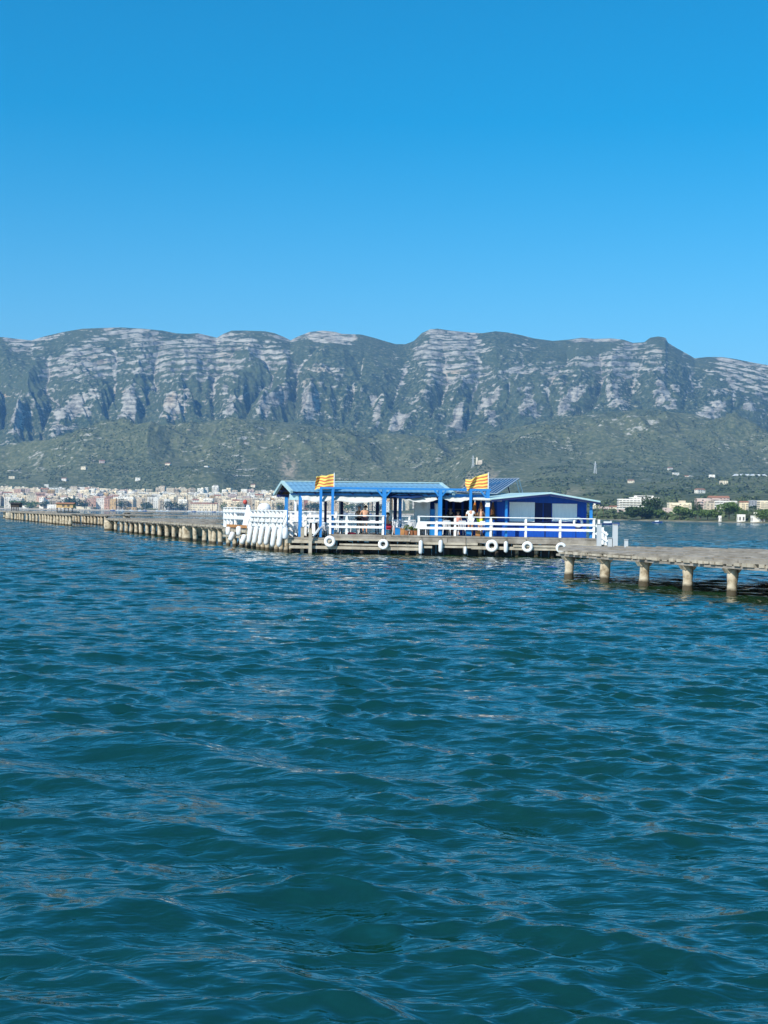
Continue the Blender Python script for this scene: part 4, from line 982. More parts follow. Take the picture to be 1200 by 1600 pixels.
# ------------------------------------------------------------ long canopy
ZR = Zp(560, 754.3, 2.6); ZE = Zp(560, 769.0, .5); 
def corr_sheet(m, s0, s1, ta, za, tb, zb, pitch=.30, depth=.018, thick=.02):
    """ribbed roof sheet from (ta,za) to (tb,zb)"""
    n = int((s1-s0)/pitch*2); V = []; F = []
    for i in range(n+1):
        s = s0+(s1-s0)*i/n; dz = depth if i % 2 else 0
        for (t, z) in ((ta, za), (tb, zb)): V.append(PF(s, t, z+dz))
        for (t, z) in ((ta, za), (tb, zb)): V.append(PF(s, t, z+dz-thick))
    for i in range(n):
        a = i*4; b = a+4
        F += [(a, b, b+1, a+1), (a+2, a+3, b+3, b+2), (a, a+2, b+2, b), (a+1, b+1, b+3, a+3)]
    m.add(V, F)
def canopy():
    th = thing('canopy', 'long open canopy with light blue ridged roof on blue posts', 'canopy', PF(6, 2, DK))
    sl, sr = S(455.5, .5), S(708, .5)
    tE, tR, tB = .5, 2.6, 4.4; zB = ZE-.12
    m = MB(); corr_sheet(m, sl, sr, tE, ZE, tR, ZR); m.build('roof_front', MT['roof_blue'], th)
    m = MB(); corr_sheet(m, sl, sr, tR+.02, ZR, tB, zB); m.build('roof_back', MT['roof_blue'], th)
    m = MB(); sbox(m, sl, sr, tR-.08, tR+.10, ZR+.03, ZR+.07); m.build('ridge_cap', MT['roof_edge'], th)
    for s in (sl-.02, sr+.02):
        m = MB(); m.beam(PF(s, tE-.05, ZE-.03), PF(s, tR, ZR), .16, .16); m.beam(PF(s, tR, ZR), PF(s, tB+.05, zB-.03), .16, .16); m.build('barge_board', MT['roof_edge'], th)
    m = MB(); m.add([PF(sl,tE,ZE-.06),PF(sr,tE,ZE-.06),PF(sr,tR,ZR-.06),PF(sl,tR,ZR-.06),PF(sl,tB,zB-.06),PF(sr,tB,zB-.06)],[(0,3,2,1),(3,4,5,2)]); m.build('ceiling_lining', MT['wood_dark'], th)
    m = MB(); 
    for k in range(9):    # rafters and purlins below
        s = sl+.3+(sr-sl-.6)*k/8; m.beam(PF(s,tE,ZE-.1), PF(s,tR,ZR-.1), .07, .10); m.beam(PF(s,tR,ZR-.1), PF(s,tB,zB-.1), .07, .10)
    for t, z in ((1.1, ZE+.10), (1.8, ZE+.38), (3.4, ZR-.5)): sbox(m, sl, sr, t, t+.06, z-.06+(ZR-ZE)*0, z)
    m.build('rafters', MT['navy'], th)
    m = MB(); sbox(m, sl, S(768,.3), .72, .84, ZE-.20, ZE-.04)
    m.build('front_beam', MT['blue_paint'], th)
    m = MB(); sbox(m, sl, sr, 3.95, 4.05, zB-.18, zB-.04); m.build('rear_beam', MT['navy'], th)
    def post(px, t, w, mat, z1=None, z0=DK):
        m = MB(); s = S(px, t); sbox(m, s-w/2, s+w/2, t-w/2, t+w/2, z0, z1 or ZE-.2); m.build('post', mat, th)
    post(469, .8, .17, MT['blue_paint'], z0=.95); post(447.3, 3.9, .17, MT['blue_paint'], zB-.18, 1.3)
    post(534, 3.9, .15, MT['navy'], zB-.18); post(508.5, 3.9, .13, MT['navy'], zB-.18); post(589.5, 4.0, .16, MT['navy'], zB-.18); post(617.5, 4.0, .16, MT['navy'], zB-.18)
    post(625, 2.2, .15, MT['blue_paint']); post(566, 4.6, .10, MT['white_paint'], zB-.2); post(610.5, 4.2, .12, MT['white_paint'], zB-.1); post(461.5, 2.6, .10, MT['white_paint']); post(531, 4.4, .10, MT['white_paint'])
    # taller front frame with a braced post
    zF = Zp(600, 764.6, .3)
    m = MB(); sbox(m, S(499.5,.3), S(766,.3), .24, .36, zF-.02, zF+.10); m.build('front_beam', MT['blue_paint'], th)
    m = MB(); s = S(600, .3); sbox(m, s-.10, s+.10, .22, .38, DK, zF-.02); m.build('post', MT['blue_paint'], th)
    for sg in (-1, 1):
        m = MB(); m.beam(PF(s+sg*.08,.3,zF-.42), PF(s+sg*.42,.3,zF-.02), .10, .12, (0,1,0)); m.build('brace', MT['blue_paint'], th)
    for px in (501, 519.5):
        m = MB(); s = S(px,.3); sbox(m, s-.065, s+.065, .24, .36, DK if px > 510 else .95, zF-.02); m.build('post', MT['blue_paint'], th)
    m = MB(); s = S(687.5,.3); sbox(m, s-.09, s+.09, .22, .38, DK, zF-.02); m.build('post', MT['blue_paint'], th)
    for sg in (-1, 1):
        m = MB(); m.beam(PF(s+sg*.08,.3,zF-.36), PF(s+sg*.34,.3,zF-.02), .09, .12, (0,1,0)); m.build('brace', MT['blue_paint'], th)
    m = MB(); s = S(735,.3); sbox(m, s-.06, s+.06, .24, .36, zF-1.15, zF-.02); m.build('post', MT['blue_paint'], th)
    m = MB(); s = S(761.5,.3); sbox(m, s-.09, s+.09, .22, .38, DK, zF-.02); p_ = m.build('post', MT['blue_paint'], th)
    m = MB(); sbox(m, s-.10, s+.10, .205, .395, Zp(761,792,.3), Zp(761,784,.3)); m.build('white_band', MT['white_paint'], p_)
    m = MB(); m.beam(PF(s-.08,.3,zF-.40), PF(s-.42,.3,zF-.02), .09, .12, (0,1,0)); m.build('brace', MT['blue_paint'], th)
    # hoist arm by the left gable
    m = MB(); sbox(m, S(452,.8), S(466,.8), .75, .85, ZE-.5, ZE-.14); m.build('gable_board', MT['roof_edge'], th)
canopy()
def awning(label, px0, px1, t, ytop, depth_px, mat, seed, name='awning', dip=.16):
    rg = random.Random(seed); m = MB(); n = 26; V = []; s0, s1 = S(px0,t), S(px1,t); zt_ = Zp((px0+px1)/2, ytop, t); dz = depth_px/34; ph = rg.uniform(0, 6)
    for i in range(n+1):
        f = i/n; s = s0+(s1-s0)*f; sag = dip*abs(math.sin(f*math.pi*max(1, round((s1-s0)/3.6))))+.015*math.sin(f*17+ph)
        for j, g in enumerate((0, .35, .7, 1)):
            V.append(PF(s, t+.45*(1-g)+.03*math.sin(f*19+g*3), zt_-g*dz*1.0-sag*g+.012*math.sin(f*31+j)))
    F = [(i*4+j, i*4+4+j, i*4+5+j, i*4+1+j) for i in range(n) for j in range(3)]
    m.add(V, F); o = m.build(name, mat, loc=PF(s0, t, zt_), smooth=True)
    md = o.modifiers.new('thick', 'SOLIDIFY'); md.thickness = .015
    tag(o, label, 'awning', 'cloth awnings below the canopy'); return o
awning('white cloth awning sagging below the left part of the canopy', 472, 520, .46, 771.5, 11, MT['awning'], 1)
awning('white cloth awning hanging between the flag post and braced post', 521, 598, .46, 773, 11, MT['awning'], 2)
awning('dark blue gathered cloth right of the braced blue post', 607, 662, .42, 771, 7, MT['awning_blue'], 3, dip=.08)
awning('cream cloth awning below the dark blue gathered cloth', 632, 684, .46, 774.5, 8, MT['awning'], 4)
awning('pale cloth awning between the two right-hand blue posts', 692, 735, .46, 773, 9, MT['awning'], 5)
m = MB(); m.tube([PF(S(738,.2),.1,Zp(738,779.5)), PF(S(783,.2),.1,Zp(783,781.5))], .075, 10); tag(m.build('rolled_awning', MT['awning'], loc=PF(S(760,.2),.1,3), smooth=True), 'rolled white awning tube across the white-banded post', 'awning')

# ------------------------------------------------------------ solar panel rack
def solar():
    Y0, Y1 = 84.0, 87.5
    a = at(714, 768.5, Y0); b = at(776, 771.5, Y0); c = at(811, 747.5, Y1); d = at(751, 748.5, Y1)
    th = thing('solar_panel', 'tilted dark blue striped panel rack behind the right flag', 'panel', tuple((a+b)/2))
    n = (b-a).cross(d-a).normalized(); n = n if n.z > 0 else -n
    m = MB(); q = [a, b, c, d]; m.hexa([p-n*.06 for p in q]+list(q)); m.build('panel', MT['panel_blue'], th)
    m = MB()
    for k in range(13):
        f = k/12; p = a.lerp(b, f)+n*.012; e = d.lerp(c, f)+n*.012; m.beam(p, e, .035 if k not in (0,12) else .09, .03, tuple(n))
    for p, e in ((a,b),(d,c)): m.beam(p+n*.012, e+n*.012, .06, .03, tuple(n))
    m.build('frame', MT['panel_line'], th)
    for px, y0, y1, Y in ((817, 771, 750, Y1), (797, 772, 758, Y0+1.9), (812,771,747.5,Y1)):
        m = MB(); m.beam(at(px, y0, Y), at(px-6 if px > 800 else px-4, y1, Y), .06, .06, (0,1,0)); m.build('leg', MT['steel' if px > 800 else 'navy'], th)
solar()

# ------------------------------------------------------------ blue hut
def hut():
    TW = 1.5; th = thing('hut', 'bright blue boarded hut with two pale shutters and low gable roof', 'hut', PF(S(850,TW), TW, DK))
    z0 = DK+.002
    sL, sR_ = S(776, TW), S(916.5, TW); zw = Zp(850, 776, TW)
    m = MB(); px_ = [776, 860, 916.5]; ys = [779.5, 772.5, 781.5]
    top = [PF(S(p, TW), TW, Zp(p, y, TW)) for p, y in zip(px_, ys)]; bot = [PF(S(p, TW), TW, z0) for p in px_]; back = [v+DV*5.0 for v in top]; bb = [v+DV*5.0 for v in bot]
    m.add(bot+top+bb+back, [(0,1,4,3),(1,2,5,4),(7,6,9,10),(8,7,10,11),(6,0,3,9),(2,8,11,5),(3,4,10,9),(4,5,11,10)]); m.build('wall', MT['royal_blue'], th)
    # board joints on the lower front
    m = MB()
    for px in (790,806,851,852.5,876,900):
        s = S(px,TW); sbox(m, s-.012, s+.012, TW-.012, TW+.02, z0+.02, Zp(px,816,TW))
    s = S(776,TW)+.05; sbox(m, S(776,TW), S(916,TW), TW-.03, TW+.02, Zp(850,817.5,TW), Zp(850,816,TW))
    m.build('trim', MT['navy'], th)
    # navy double door between the shutters
    m = MB(); sbox(m, S(835.5,TW), S(861,TW), TW-.04, TW+.02, Zp(848,815.5,TW), Zp(848,786,TW)); dr = m.build('door', MT['navy'], th)
    m = MB(); s = S(848,TW); sbox(m, s-.015, s+.015, TW-.055, TW-.035, Zp(848,815,TW), Zp(848,786.5,TW)); m.build('door_strip', MT['royal_blue'], dr)
    for a, b, yt in ((795.5,834.5,784.3),(862.5,900.5,786.8)):
        sa, sb = S(a,TW), S(b,TW); za, zb_ = Zp(a,814.8,TW), Zp(a,yt,TW)
        m = MB(); sbox(m, sa+.08, sb-.08, TW-.05, TW+.02, za+.08, zb_-.08); sh = m.build('shutter', MT['shutter'], th)
        m = MB(); sbox(m, sa, sb, TW-.09, TW-.02, zb_-.09, zb_); sbox(m, sa, sb, TW-.09, TW-.02, za, za+.09); sbox(m, sa, sa+.09, TW-.09, TW-.02, za+.09, zb_-.09); sbox(m, sb-.09, sb, TW-.09, TW-.02, za+.09, zb_-.09)
        mid = (sa+sb)/2
        for q in (mid-.62, mid, mid+.62): sbox(m, q-.012, q+.012, TW-.062, TW-.05, za+.09, zb_-.09)
        m.build('shutter_frame', MT['shutter'], sh)
    # low gable roof, overhanging the walkway
    m = MB(); T0, T1 = -.15, 6.8; pts = [(767,778.2),(860,769.0),(938,782.6)]
    U = [(S(p, T0), Zp(p, y, T0)) for p, y in pts]
    for (sa, za), (sb, zb_) in ((U[0],U[1]),(U[1],U[2])):
        q = []
        for dz in (-.09, 0): q += [PF(sa,T0,za+dz), PF(sb,T0,zb_+dz), PF(sb,T1,zb_+dz), PF(sa,T1,za+dz)]
        m.hexa(q)
    rf = m.build('roof', MT['roof_edge'], th)
    m = MB()
    for (sa, za), (sb, zb_) in ((U[0],U[1]),(U[1],U[2])): m.beam(PF(sa,T0-.03,za-.16), PF(sb,T0-.03,zb_-.16), .04, .10, (0,0,1))
    m.build('fascia', MT['navy'], rf)
    # boarded gable infill above the posts
    for px, w in ((791,.11),(923.5,.13)):
        m = MB(); s = S(px,.35); sbox(m, s-w/2, s+w/2, .30, .41, DK, Zp(px, 781 if px < 800 else 785, .35)+.05); m.build('post', MT['blue_paint'], th)
hut()
m = MB(); m.torus(PF(S(904.5,1.3),1.38,Zp(904.5,816.5,1.4)), -DV, .25, .075, 24, 8); tag(m.build('life_ring', MT['white_paint'], loc=PF(S(904.5,1.3),1.3,1.8), smooth=True), 'round white life ring hanging at the right end of the hut wall', 'life ring')

# ------------------------------------------------------------ bar between canopy and hut
def bar():
    T = 5.2; th = thing('bar_shelter', 'dark navy open bar shelter behind the white-shirted man', 'bar', PF(S(715,T),T,DK))
    m = MB(); sbox(m, S(667,T), S(790,T), T, T+.1, DK, Zp(715,776,T)); m.build('back_wall', MT['navy'], th)
    m = MB(); sbox(m, S(666,2.2), S(792,2.2), 1.9, T+.2, Zp(715,779,2.2), Zp(715,777.5,2.2)); m.build('ceiling', MT['navy'], th)
    m = MB(); sbox(m, S(666,4.3), S(684,4.3), 4.2, 4.3, DK, Zp(675,781,4.3)); m.build('side_panel', MT['royal_blue'], th)
    m = MB(); sbox(m, S(647,3.2), S(665.5,3.2), 3.1, 3.22, DK, Zp(656,780,3.2)); m.build('white_panel', MT['white_paint'], th)
    m = MB(); sbox(m, S(665.7,3.2), S(671,3.2), 3.1, 4.4, DK, Zp(656,779,3.2)); m.build('return_panel', MT['shutter'], th)
    m = MB(); sbox(m, S(693,3.6), S(756,3.6), 3.4, 4.0, DK, DK+1.02); m.build('counter', MT['royal_blue'], th)
    m = MB(); sbox(m, S(692,3.6), S(757,3.6), 3.32, 4.06, DK+1.023, DK+1.07); m.build('counter_top', MT['wood_pale'], th)
    m = MB(); sbox(m, S(693,4.9), S(758,4.9), 4.85, 5.18, Zp(700,796,4.9), Zp(700,795,4.9)); m.build('shelf', MT['wood'], th)
    m = MB(); 
    for px in (697,708,722): s = S(px,4.7); sbox(m, s-.05, s+.05, 4.6, 4.7, DK+1.1, Zp(px,781,4.7))
    m.build('mullions', MT['royal_blue'], th)
bar()
def column(px, t, y0, y1, w, mat, label, name, cat):
    m = MB(); s = S(px,t); sbox(m, s-w/2, s+w/2, t, t+w*.8, Zp(px,y0,t), Zp(px,y1,t)); sbox(m, s-w/2-.015, s+w/2+.015, t-.012, t+w*.8+.012, Zp(px,y1,t)+.002, Zp(px,y1,t)+.035)
    if name == 'fridge': sbox(m, s+w*.3, s+w*.36, t-.04, t-.003, Zp(px,(y0+y1)/2,t), Zp(px,(y0+y1)/2,t)+.4)
    tag(m.build(name, mat, loc=PF(s,t,DK)), label, cat)
column(685.5, 1.7, 836.8, 787.5, .30, MT['white_paint'], 'narrow white cabinet behind the braced post near the bar', 'fridge', 'fridge')
column(677, 1.9, 837, 796.5, .26, MT['box_blue'], 'narrow bright blue locker beside the white cabinet', 'locker', 'locker')
def folded_parasol(px, t, y0, y1, w, mat, label, tilt=0):
    s = S(px,t); z0, z1 = Zp(px,y0,t), Zp(px,y1,t); th = thing('folded_parasol', label, 'parasol', PF(s,t,DK), 'folded parasols by the bar')
    m = MB(); m.tube([PF(s-tilt,t,DK), PF(s+tilt*.5,t,z1+.12)], .022, 6); m.build('pole', MT['white_paint'], th)
    m = MB(); n = 16; V = []; L = 7
    for i in range(L):
        f = i/(L-1); z = z0+(z1-z0)*f; r0 = w*(.62-.5*f)*(1-.35*math.exp(-((f-.35)/.12)**2))
        for j in range(n):
            a = 2*math.pi*j/n; rr = r0*(1+.28*(1 if j % 2 else -1)*(1-f)); p = PF(s-tilt+tilt*1.5*((z-DK)/(z1-DK)),t,z)+Vector((math.cos(a)*rr, math.sin(a)*rr, 0)); V.append(p)
    m.add(V, [(i*n+j, i*n+(j+1)%n, (i+1)*n+(j+1)%n, (i+1)*n+j) for i in range(L-1) for j in range(n)]+[tuple(range(n))[::-1], tuple((L-1)*n+j for j in range(n))])
    m.build('cloth', mat, th)
folded_parasol(740.5, 1.6, 806, 785, .34, MT['orange_cloth'], 'folded orange parasol right behind the white-shirted man', .12)
folded_parasol(751.5, 1.5, 808, 785, .40, MT['orange_cloth'], 'larger folded orange parasol left of the white-banded post')
folded_parasol(770, 1.3, 812, 785, .36, MT['brown_cloth'], 'folded brown parasol against the blue hut wall')

# ------------------------------------------------------------ flags
def flag(pxh, pxf, yt_h, yb_h, yt_f, yb_f, t, label, seed, pole_top):
    s = S(pxh, t); th = thing('flag', label, 'flag', PF(s, t, Zp(pxh, 770, t)), 'striped flags above the canopy')
    m = MB(); zt_ = Zp(pxh, pole_top, t); m.tube([PF(s,t,Zp(pxh,768,t)), PF(s,t,zt_)], .028, 8); pl = m.build('pole', MT['white_paint'], th)
    m = MB(); m.torus(PF(s,t,zt_+.03), (0,0,1), .012, .03, 10, 6); m.build('finial', MT['white_paint'], pl)
    rg = random.Random(seed); nu, nv = 36, 27; V = []; z_ht, z_hb = Zp(pxh,yt_h,t), Zp(pxh,yb_h,t); z_ft, z_fb = Zp(pxf,yt_f,t), Zp(pxf,yb_f,t); sf = S(pxf, t)
    ph = rg.uniform(0, 6)
    for i in range(nu+1):
        u = i/nu
        for j in range(nv+1):
            v = j/nv; zt2 = z_ht+(z_ft-z_ht)*u; zb2 = z_hb+(z_fb-z_hb)*u
            w = math.sin(u*7.5+ph+v*1.8)*.16*u**.7 + math.sin(u*13+v*5+ph)*.05*u
            z = zb2+(zt2-zb2)*v + .045*math.sin(u*9+ph)*u + .03*math.sin(u*17+v*4)*u
            V.append(PF(s-.03+(sf-s)*u*(1-.02*math.sin(v*9)), t+w*.9, z))
    F = [(i*(nv+1)+j, (i+1)*(nv+1)+j, (i+1)*(nv+1)+j+1, i*(nv+1)+j+1) for i in range(nu) for j in range(nv)]
    m = MB(); m.v = [tuple(p) for p in V]; m.f = F; m.mi = [((k % nv)*9//nv) % 2 for k in range(len(F))]
    o = m.build('cloth', [MT['flag_yellow'], MT['flag_red']], th, smooth=True); md = o.modifiers.new('thick', 'SOLIDIFY'); md.thickness = .006
MT['flag_yellow'] = noisy('yellow_flag_cloth', (.90,.66,.17), (.84,.60,.14), 4, .85, spec=.1); MT['flag_red'] = noisy('red_flag_cloth', (.62,.20,.08), (.54,.16,.07), 4, .85, spec=.1)
flag(521.5, 493, 740.5, 764, 745.5, 765, .35, 'left yellow and red striped flag on the canopy front post', 1, 738.5)
flag(762.3, 727.5, 739.5, 764, 750, 767, .35, 'right yellow and red striped flag above the white-banded post', 5, 738)

# ------------------------------------------------------------ tyres, fenders, ropes
def tyre(px, py, label, r=.36, dirty=False):
    s = S(px, -.3); c = PF(s, -.42, Zp(px, py, -.4)); ax = Vector((-EX.y, EX.x, 0)); th = thing('tyre_fender', label, 'tyre', tuple(c), 'white painted tyres along the front')
    m = MB(); m.torus(c, ax, r*.70, r*.29, 32, 12, .95); m.build('tyre', MT['white_paint'] if not dirty else MT['fender'], th, smooth=True)
    m = MB(); m.torus(c+ax*.05, ax, r*.44, r*.07, 24, 6); m.build('inner_rim', MT['rubber'], th, smooth=True)
    m = MB(); m.tube([c+Vector((0,0,r*.6)), PF(s,-.2,DK-.1)], .018, 5); m.build('rope', MT['rope'], th)
tyre(515, 846, 'white tyre hanging below the front left railing corner', .345)
tyre(598.5, 850.5, 'white tyre hanging under the braced blue post', .31)
tyre(768, 853, 'large white tyre right of the middle under the fourth railing post', .36)
tyre(823.5, 854.5, 'white tyre below the hut doors', .32)
tyre(876, 856, 'greyish tyre partly hidden behind the end of the pier', .31, True)
def fender(p, L, r, label, group, lean=(0,0), rope_top=None, name='boat_fender', mat='fender'):
    """long inflatable fender hanging from p downward"""
    p = Vector(p); d = Vector((lean[0], lean[1], -1)).normalized(); th = thing(name, label, 'fender', tuple(p), group)
    m = MB(); prof = [(0,.25),(.03,.45),(.07,.8),(.13,1),(.5,1.04),(.86,1),(.93,.8),(.975,.45),(1,.2)]
    m.tube([p+d*L*f for f, _ in prof], [r*k for _, k in prof], 12); m.build('body', MT[mat], th, smooth=True)
    top = Vector(rope_top) if rope_top else p+Vector((0,0,.3))
    m = MB(); m.tube([p, top], .015, 5); m.build('rope', MT['rope'], th)
for px, y0, y1, lab in ((658,844,866,'white cylinder fender below the left end of the long railing'),(689,843.5,863.5,'white cylinder fender below the second blue post'),(727.5,854,866,'low white fender hanging beneath the white-shirted man'),(791,845.5,863.5,'white cylinder fender between the two right-hand tyres')):
    p = PF(S(px,-.4), -.42, Zp(px,y0,-.4)); fender(p, (y1-y0)/27*1.0, .115 if px != 727.5 else .09, lab, 'white fenders along the front', rope_top=tuple(PF(S(px,-.1),-.15,DK-.05)))
fl = [(454,824,843,.5),(441,821,855,1.2),(431,822,855,2.1),(420.5,822,852,3.0),(411,821,852,3.9),(402,822,850,4.7),(393,822,849,5.6)]
wds = ['nearest the corner','second from the corner','third from the corner','fourth from the corner','fifth from the corner','sixth from the corner','leftmost of the close row']
for i, (px, y0, y1, tt) in enumerate(fl):
    # solve the depth at which the left edge (s=-.28) is seen at px
    best = min((abs(S(px, q/20)+.28), q/20) for q in range(-10, 400))[1]
    Yd = PF(-.28,best).y; L = (y1-y0)*Yd/FPX
    fender(PF(-.30, best, Zp(px, y0, best)), L, .165, 'large white fender in the row on the left side, '+wds[i], 'white fenders along the left side', lean=(-.12 if i else 0,-.05), rope_top=tuple(PF(-.05,best,2.2)))
for px, y0, y1, lab in ((374.5,822,837,'short upright white fender below the orange board, right one'),(358,823,836.5,'short upright white fender below the orange board, left one'),(366,831,846,'leaning white fender low between the two short fenders'),(384.5,835,851,'leaning white fender low beside the close row')):
    best = min((abs(S(px, q/20)+.28), q/20) for q in range(-10, 500))[1]; Yd = PF(-.28,best).y
    fender(PF(-.32, best, Zp(px, y0, best)), (y1-y0)*Yd/FPX, .18, lab, 'white fenders along the left side', lean=(-.35,0) if 'leaning' in lab else (0,0), rope_top=tuple(PF(-.05,best,1.9)))

# ------------------------------------------------------------ furniture
def chair(px, t, rz, label, z=DK, group='white plastic chairs on the deck'):
    s = S(px,t); p = PF(s,t,z); th = thing('plastic_chair', label, 'chair', tuple(p), group); ca, sa = math.cos(rz), math.sin(rz)
    def L(x,y,zz): return (p.x+x*ca-y*sa, p.y+x*sa+y*ca, p.z+zz)
    m = MB(); q = [L(-.23,-.22,.41),L(.23,-.22,.41),L(.21,.22,.40),L(-.21,.22,.40),L(-.23,-.22,.44),L(.23,-.22,.44),L(.21,.22,.43),L(-.21,.22,.43)]; m.hexa(q); m.build('seat', MT['plastic'], th)
    m = MB()
    for k in range(5):
        x = -.2+k*.1; m.beam(L(x,.21,.44), L(x*1.02,.30,.84), .055, .02, (0,1,0))
    m.beam(L(-.22,.30,.86), L(.22,.30,.86), .03, .07); m.build('backrest', MT['plastic'], th)
    for sg in (-1,1):
        m = MB(); m.tube([L(sg*.25,-.20,.42),L(sg*.26,-.18,.64),L(sg*.25,.24,.66)], .02, 6); m.build('armrest', MT['plastic'], th)
        for fy, oy in ((-.2,-.04),(.2,.05)):
            m = MB(); m.beam(L(sg*.2,fy,.42), L(sg*.24,fy+oy,0), .045, .04, (0,1,0)); m.build('leg', MT['plastic'], th)
def table(px, t, w, d, label, z=DK, mat='plastic', cloth=False):
    s = S(px,t); p = PF(s,t,z); th = thing('table', label, 'table', tuple(p), 'tables on the deck')
    m = MB(); m.box((p.x,p.y,p.z+.72),(w,d,.04)); m.build('table_top', MT[mat], th)
    if cloth:
        m = MB(); m.box((p.x,p.y,p.z+.745),(w+.03,d+.03,.006)); m.box((p.x,p.y-d/2-.018,p.z+.56),(w+.03,.006,.36)); m.build('cloth', MT['cotton_white'], th)
    for sx in (-1,1):
        for sy in (-1,1):
            m = MB(); m.beam((p.x+sx*(w/2-.06),p.y+sy*(d/2-.06),p.z+.70),(p.x+sx*(w/2-.04),p.y+sy*(d/2-.04),p.z),.05,.05,(0,1,0)); m.build('leg', MT[mat], th)
table(613, 2.6, .9, .8, 'white table beside the braced post where a person sits'); table(652, 2.3, 1.1, .8, 'white clothed table in front of the pale panel', cloth=True); table(634, 4.4, .8, .8, 'white table further back right of the blue post'); table(547, 3.4, .9, .8, 'white table under the canopy left of the shirtless couple'); table(690, 2.7, .9, .7, 'white table beside the white cabinet'); table(577, 4.8, .9, .8, 'rear white table behind the shirtless couple')
for px, t, rz, lab in ((622,1.6,.4,'white plastic chair right of the braced post'),(630,2.4,2.6,'white chair facing the table behind the blue post'),(641,1.9,3.5,'white chair left of the clothed table'),(660,3.0,1.0,'white chair against the pale panel'),(606,3.4,1.9,'white chair behind the braced post'),(553,2.5,.2,'white chair behind the front left railing, right one'),(540,2.7,2.9,'white chair behind the front left railing, left one'),(566,4.0,3.2,'white chair beside the shirtless couple'),(584,3.0,1.5,'white chair right of the shirtless couple'),
                       (528,3.3,1.2,'white chair by the left flag post'),(697,1.8,3.3,'white chair left of the red-shirted child'),(706,2.6,.5,'white chair near the bar counter'),(720,1.3,3.4,'white chair just left of the white-shirted man'),(672,2.6,.3,'white chair in front of the blue locker'),(742,2.4,2.9,'white chair between the man and yellow shorts'),(757,1.1,3.0,'white stool-like chair beside the white-banded post')):
    chair(px, t, rz, lab)
def plain_chairs():
    for i, (px, t) in enumerate(((497,1.1),(505,1.9),(511,1.2),(458,2.0))):
        chair(px, t, i*1.3, 'white chair on the lower left landing '+['behind the grey ramp','right of the striped barrel','touching the corner railing post','left of the first blue post'][i], z=.93)
plain_chairs()
# striped barrel with white top items, grey ramp
def barrel():
    p = PF(S(490.5,.9), .9, .95); th = thing('barrel_table', 'round black and white striped stand on the lower left landing', 'stand', tuple(p))
    m = MB(); n = 20; V = []
    for z, r in ((.18,.34),(.25,.36),(.85,.27)):
        for j in range(n): a = 2*math.pi*j/n; V.append((p.x+math.cos(a)*r, p.y+math.sin(a)*r, p.z+z))
    F = [(i*n+j, i*n+(j+1)%n, (i+1)*n+(j+1)%n, (i+1)*n+j) for i in range(2) for j in range(n)]+[tuple(range(n))[::-1]]; m.add(V, F); m.mi = [((k % n)//2) % 2 for k in range(2*n)]+[0]
    m.build('striped_body', [MT['black'], MT['white_paint']], th)
    m = MB(); m.tube([(p.x,p.y,p.z+.86),(p.x,p.y,p.z+.92)], .34, 20); m.build('top', MT['white_paint'], th)
    m = MB(); m.tube([(p.x,p.y,p.z),(p.x,p.y,p.z+.18)], .2, 12); m.build('foot', MT['black'], th)
    q = Vector((p.x+.02,p.y,p.z+.922)); m = MB(); m.tube([q, q+Vector((0,0,.14)), q+Vector((0,0,.2)), q+Vector((0,0,.30))], [.07,.07,.03,.03], 10); tag(m.build('bottle', MT['plastic'], loc=tuple(q), smooth=True), 'white bottle on the striped stand', 'bottle')
barrel()
m = MB(); m.beam(PF(S(490,.3),.3,Zp(490,838,.3)), PF(S(504,.3),.5,Zp(504,821,.3)), .5, .06, (0,0,1)); tag(m.build('ramp', MT['post_grey'], loc=PF(S(497,.3),.4,1)), 'grey sloping board on the lower left landing', 'ramp')
def pot(px, t, label, h=.35, z=DK, seed=0):
    p = PF(S(px,t),t,z); th = thing('potted_plant', label, 'plant', tuple(p), 'potted plants on the deck'); m = MB(); m.tube([p, p+Vector((0,0,.04)), p+Vector((0,0,.26)), p+Vector((0,0,.28))], [.10,.11,.15,.16], 14); m.build('pot', MT['terracotta_pot'], th)
    m = MB(); crown_mesh(m, (p.x,p.y,p.z+.26+h*.5), .2, .2, h*.55, 220, .035, seed, 7); m.build('foliage', MT['leaf_mid'], th)
pot(636, .8, 'leafy potted plant under the white table', seed=1); pot(644, 1.0, 'second potted plant left of the clothed table', .3, seed=2); pot(650.5, .7, 'low potted plant at the left end of the long railing', .22, seed=3)
def crate(px, t, w, h, mat, label, z=DK):
    p = PF(S(px,t),t,z); m = MB(); m.box((p.x,p.y,p.z+.02),(w,w*.8,.04))
    for sy in (-1,1): m.box((p.x,p.y+sy*(w*.4-.015),p.z+h/2+.022),(w,.03,h-.04))
    for sx in (-1,1): m.box((p.x+sx*(w/2-.015),p.y,p.z+h/2+.022),(.03,w*.8-.062,h-.04))
    m.box((p.x,p.y,p.z+h+.015),(w+.05,w*.8+.05,.03)); tag(m.build('crate', mat, loc=tuple(p)), label, 'crate')
crate(621.5, 1.0, .30, .38, MT['box_blue'], 'bright blue box under the table beside the braced post'); crate(629, .8, .24, .36, MT['orange_board'], 'brown wooden crate standing left of the potted plants'); crate(733, .7, .30, .34, MT['box_blue'], 'small blue box between the legs of the white-shirted man'); crate(747,.8,.26,.30,MT['orange_board'],'orange-brown crate in front of the yellow shorts')
m = MB(); p = PF(S(549,.5),.5,DK); m.tube([p+Vector((-.26,0,.04)), p+Vector((-.1,0,.07)), p+Vector((.1,0,.07)), p+Vector((.3,0,.03))], [.03,.06,.06,.03], 8); tag(m.build('towel', MT['cotton_pink'], loc=tuple(p), smooth=True), 'crumpled red towel on the deck behind the front left railing', 'towel')
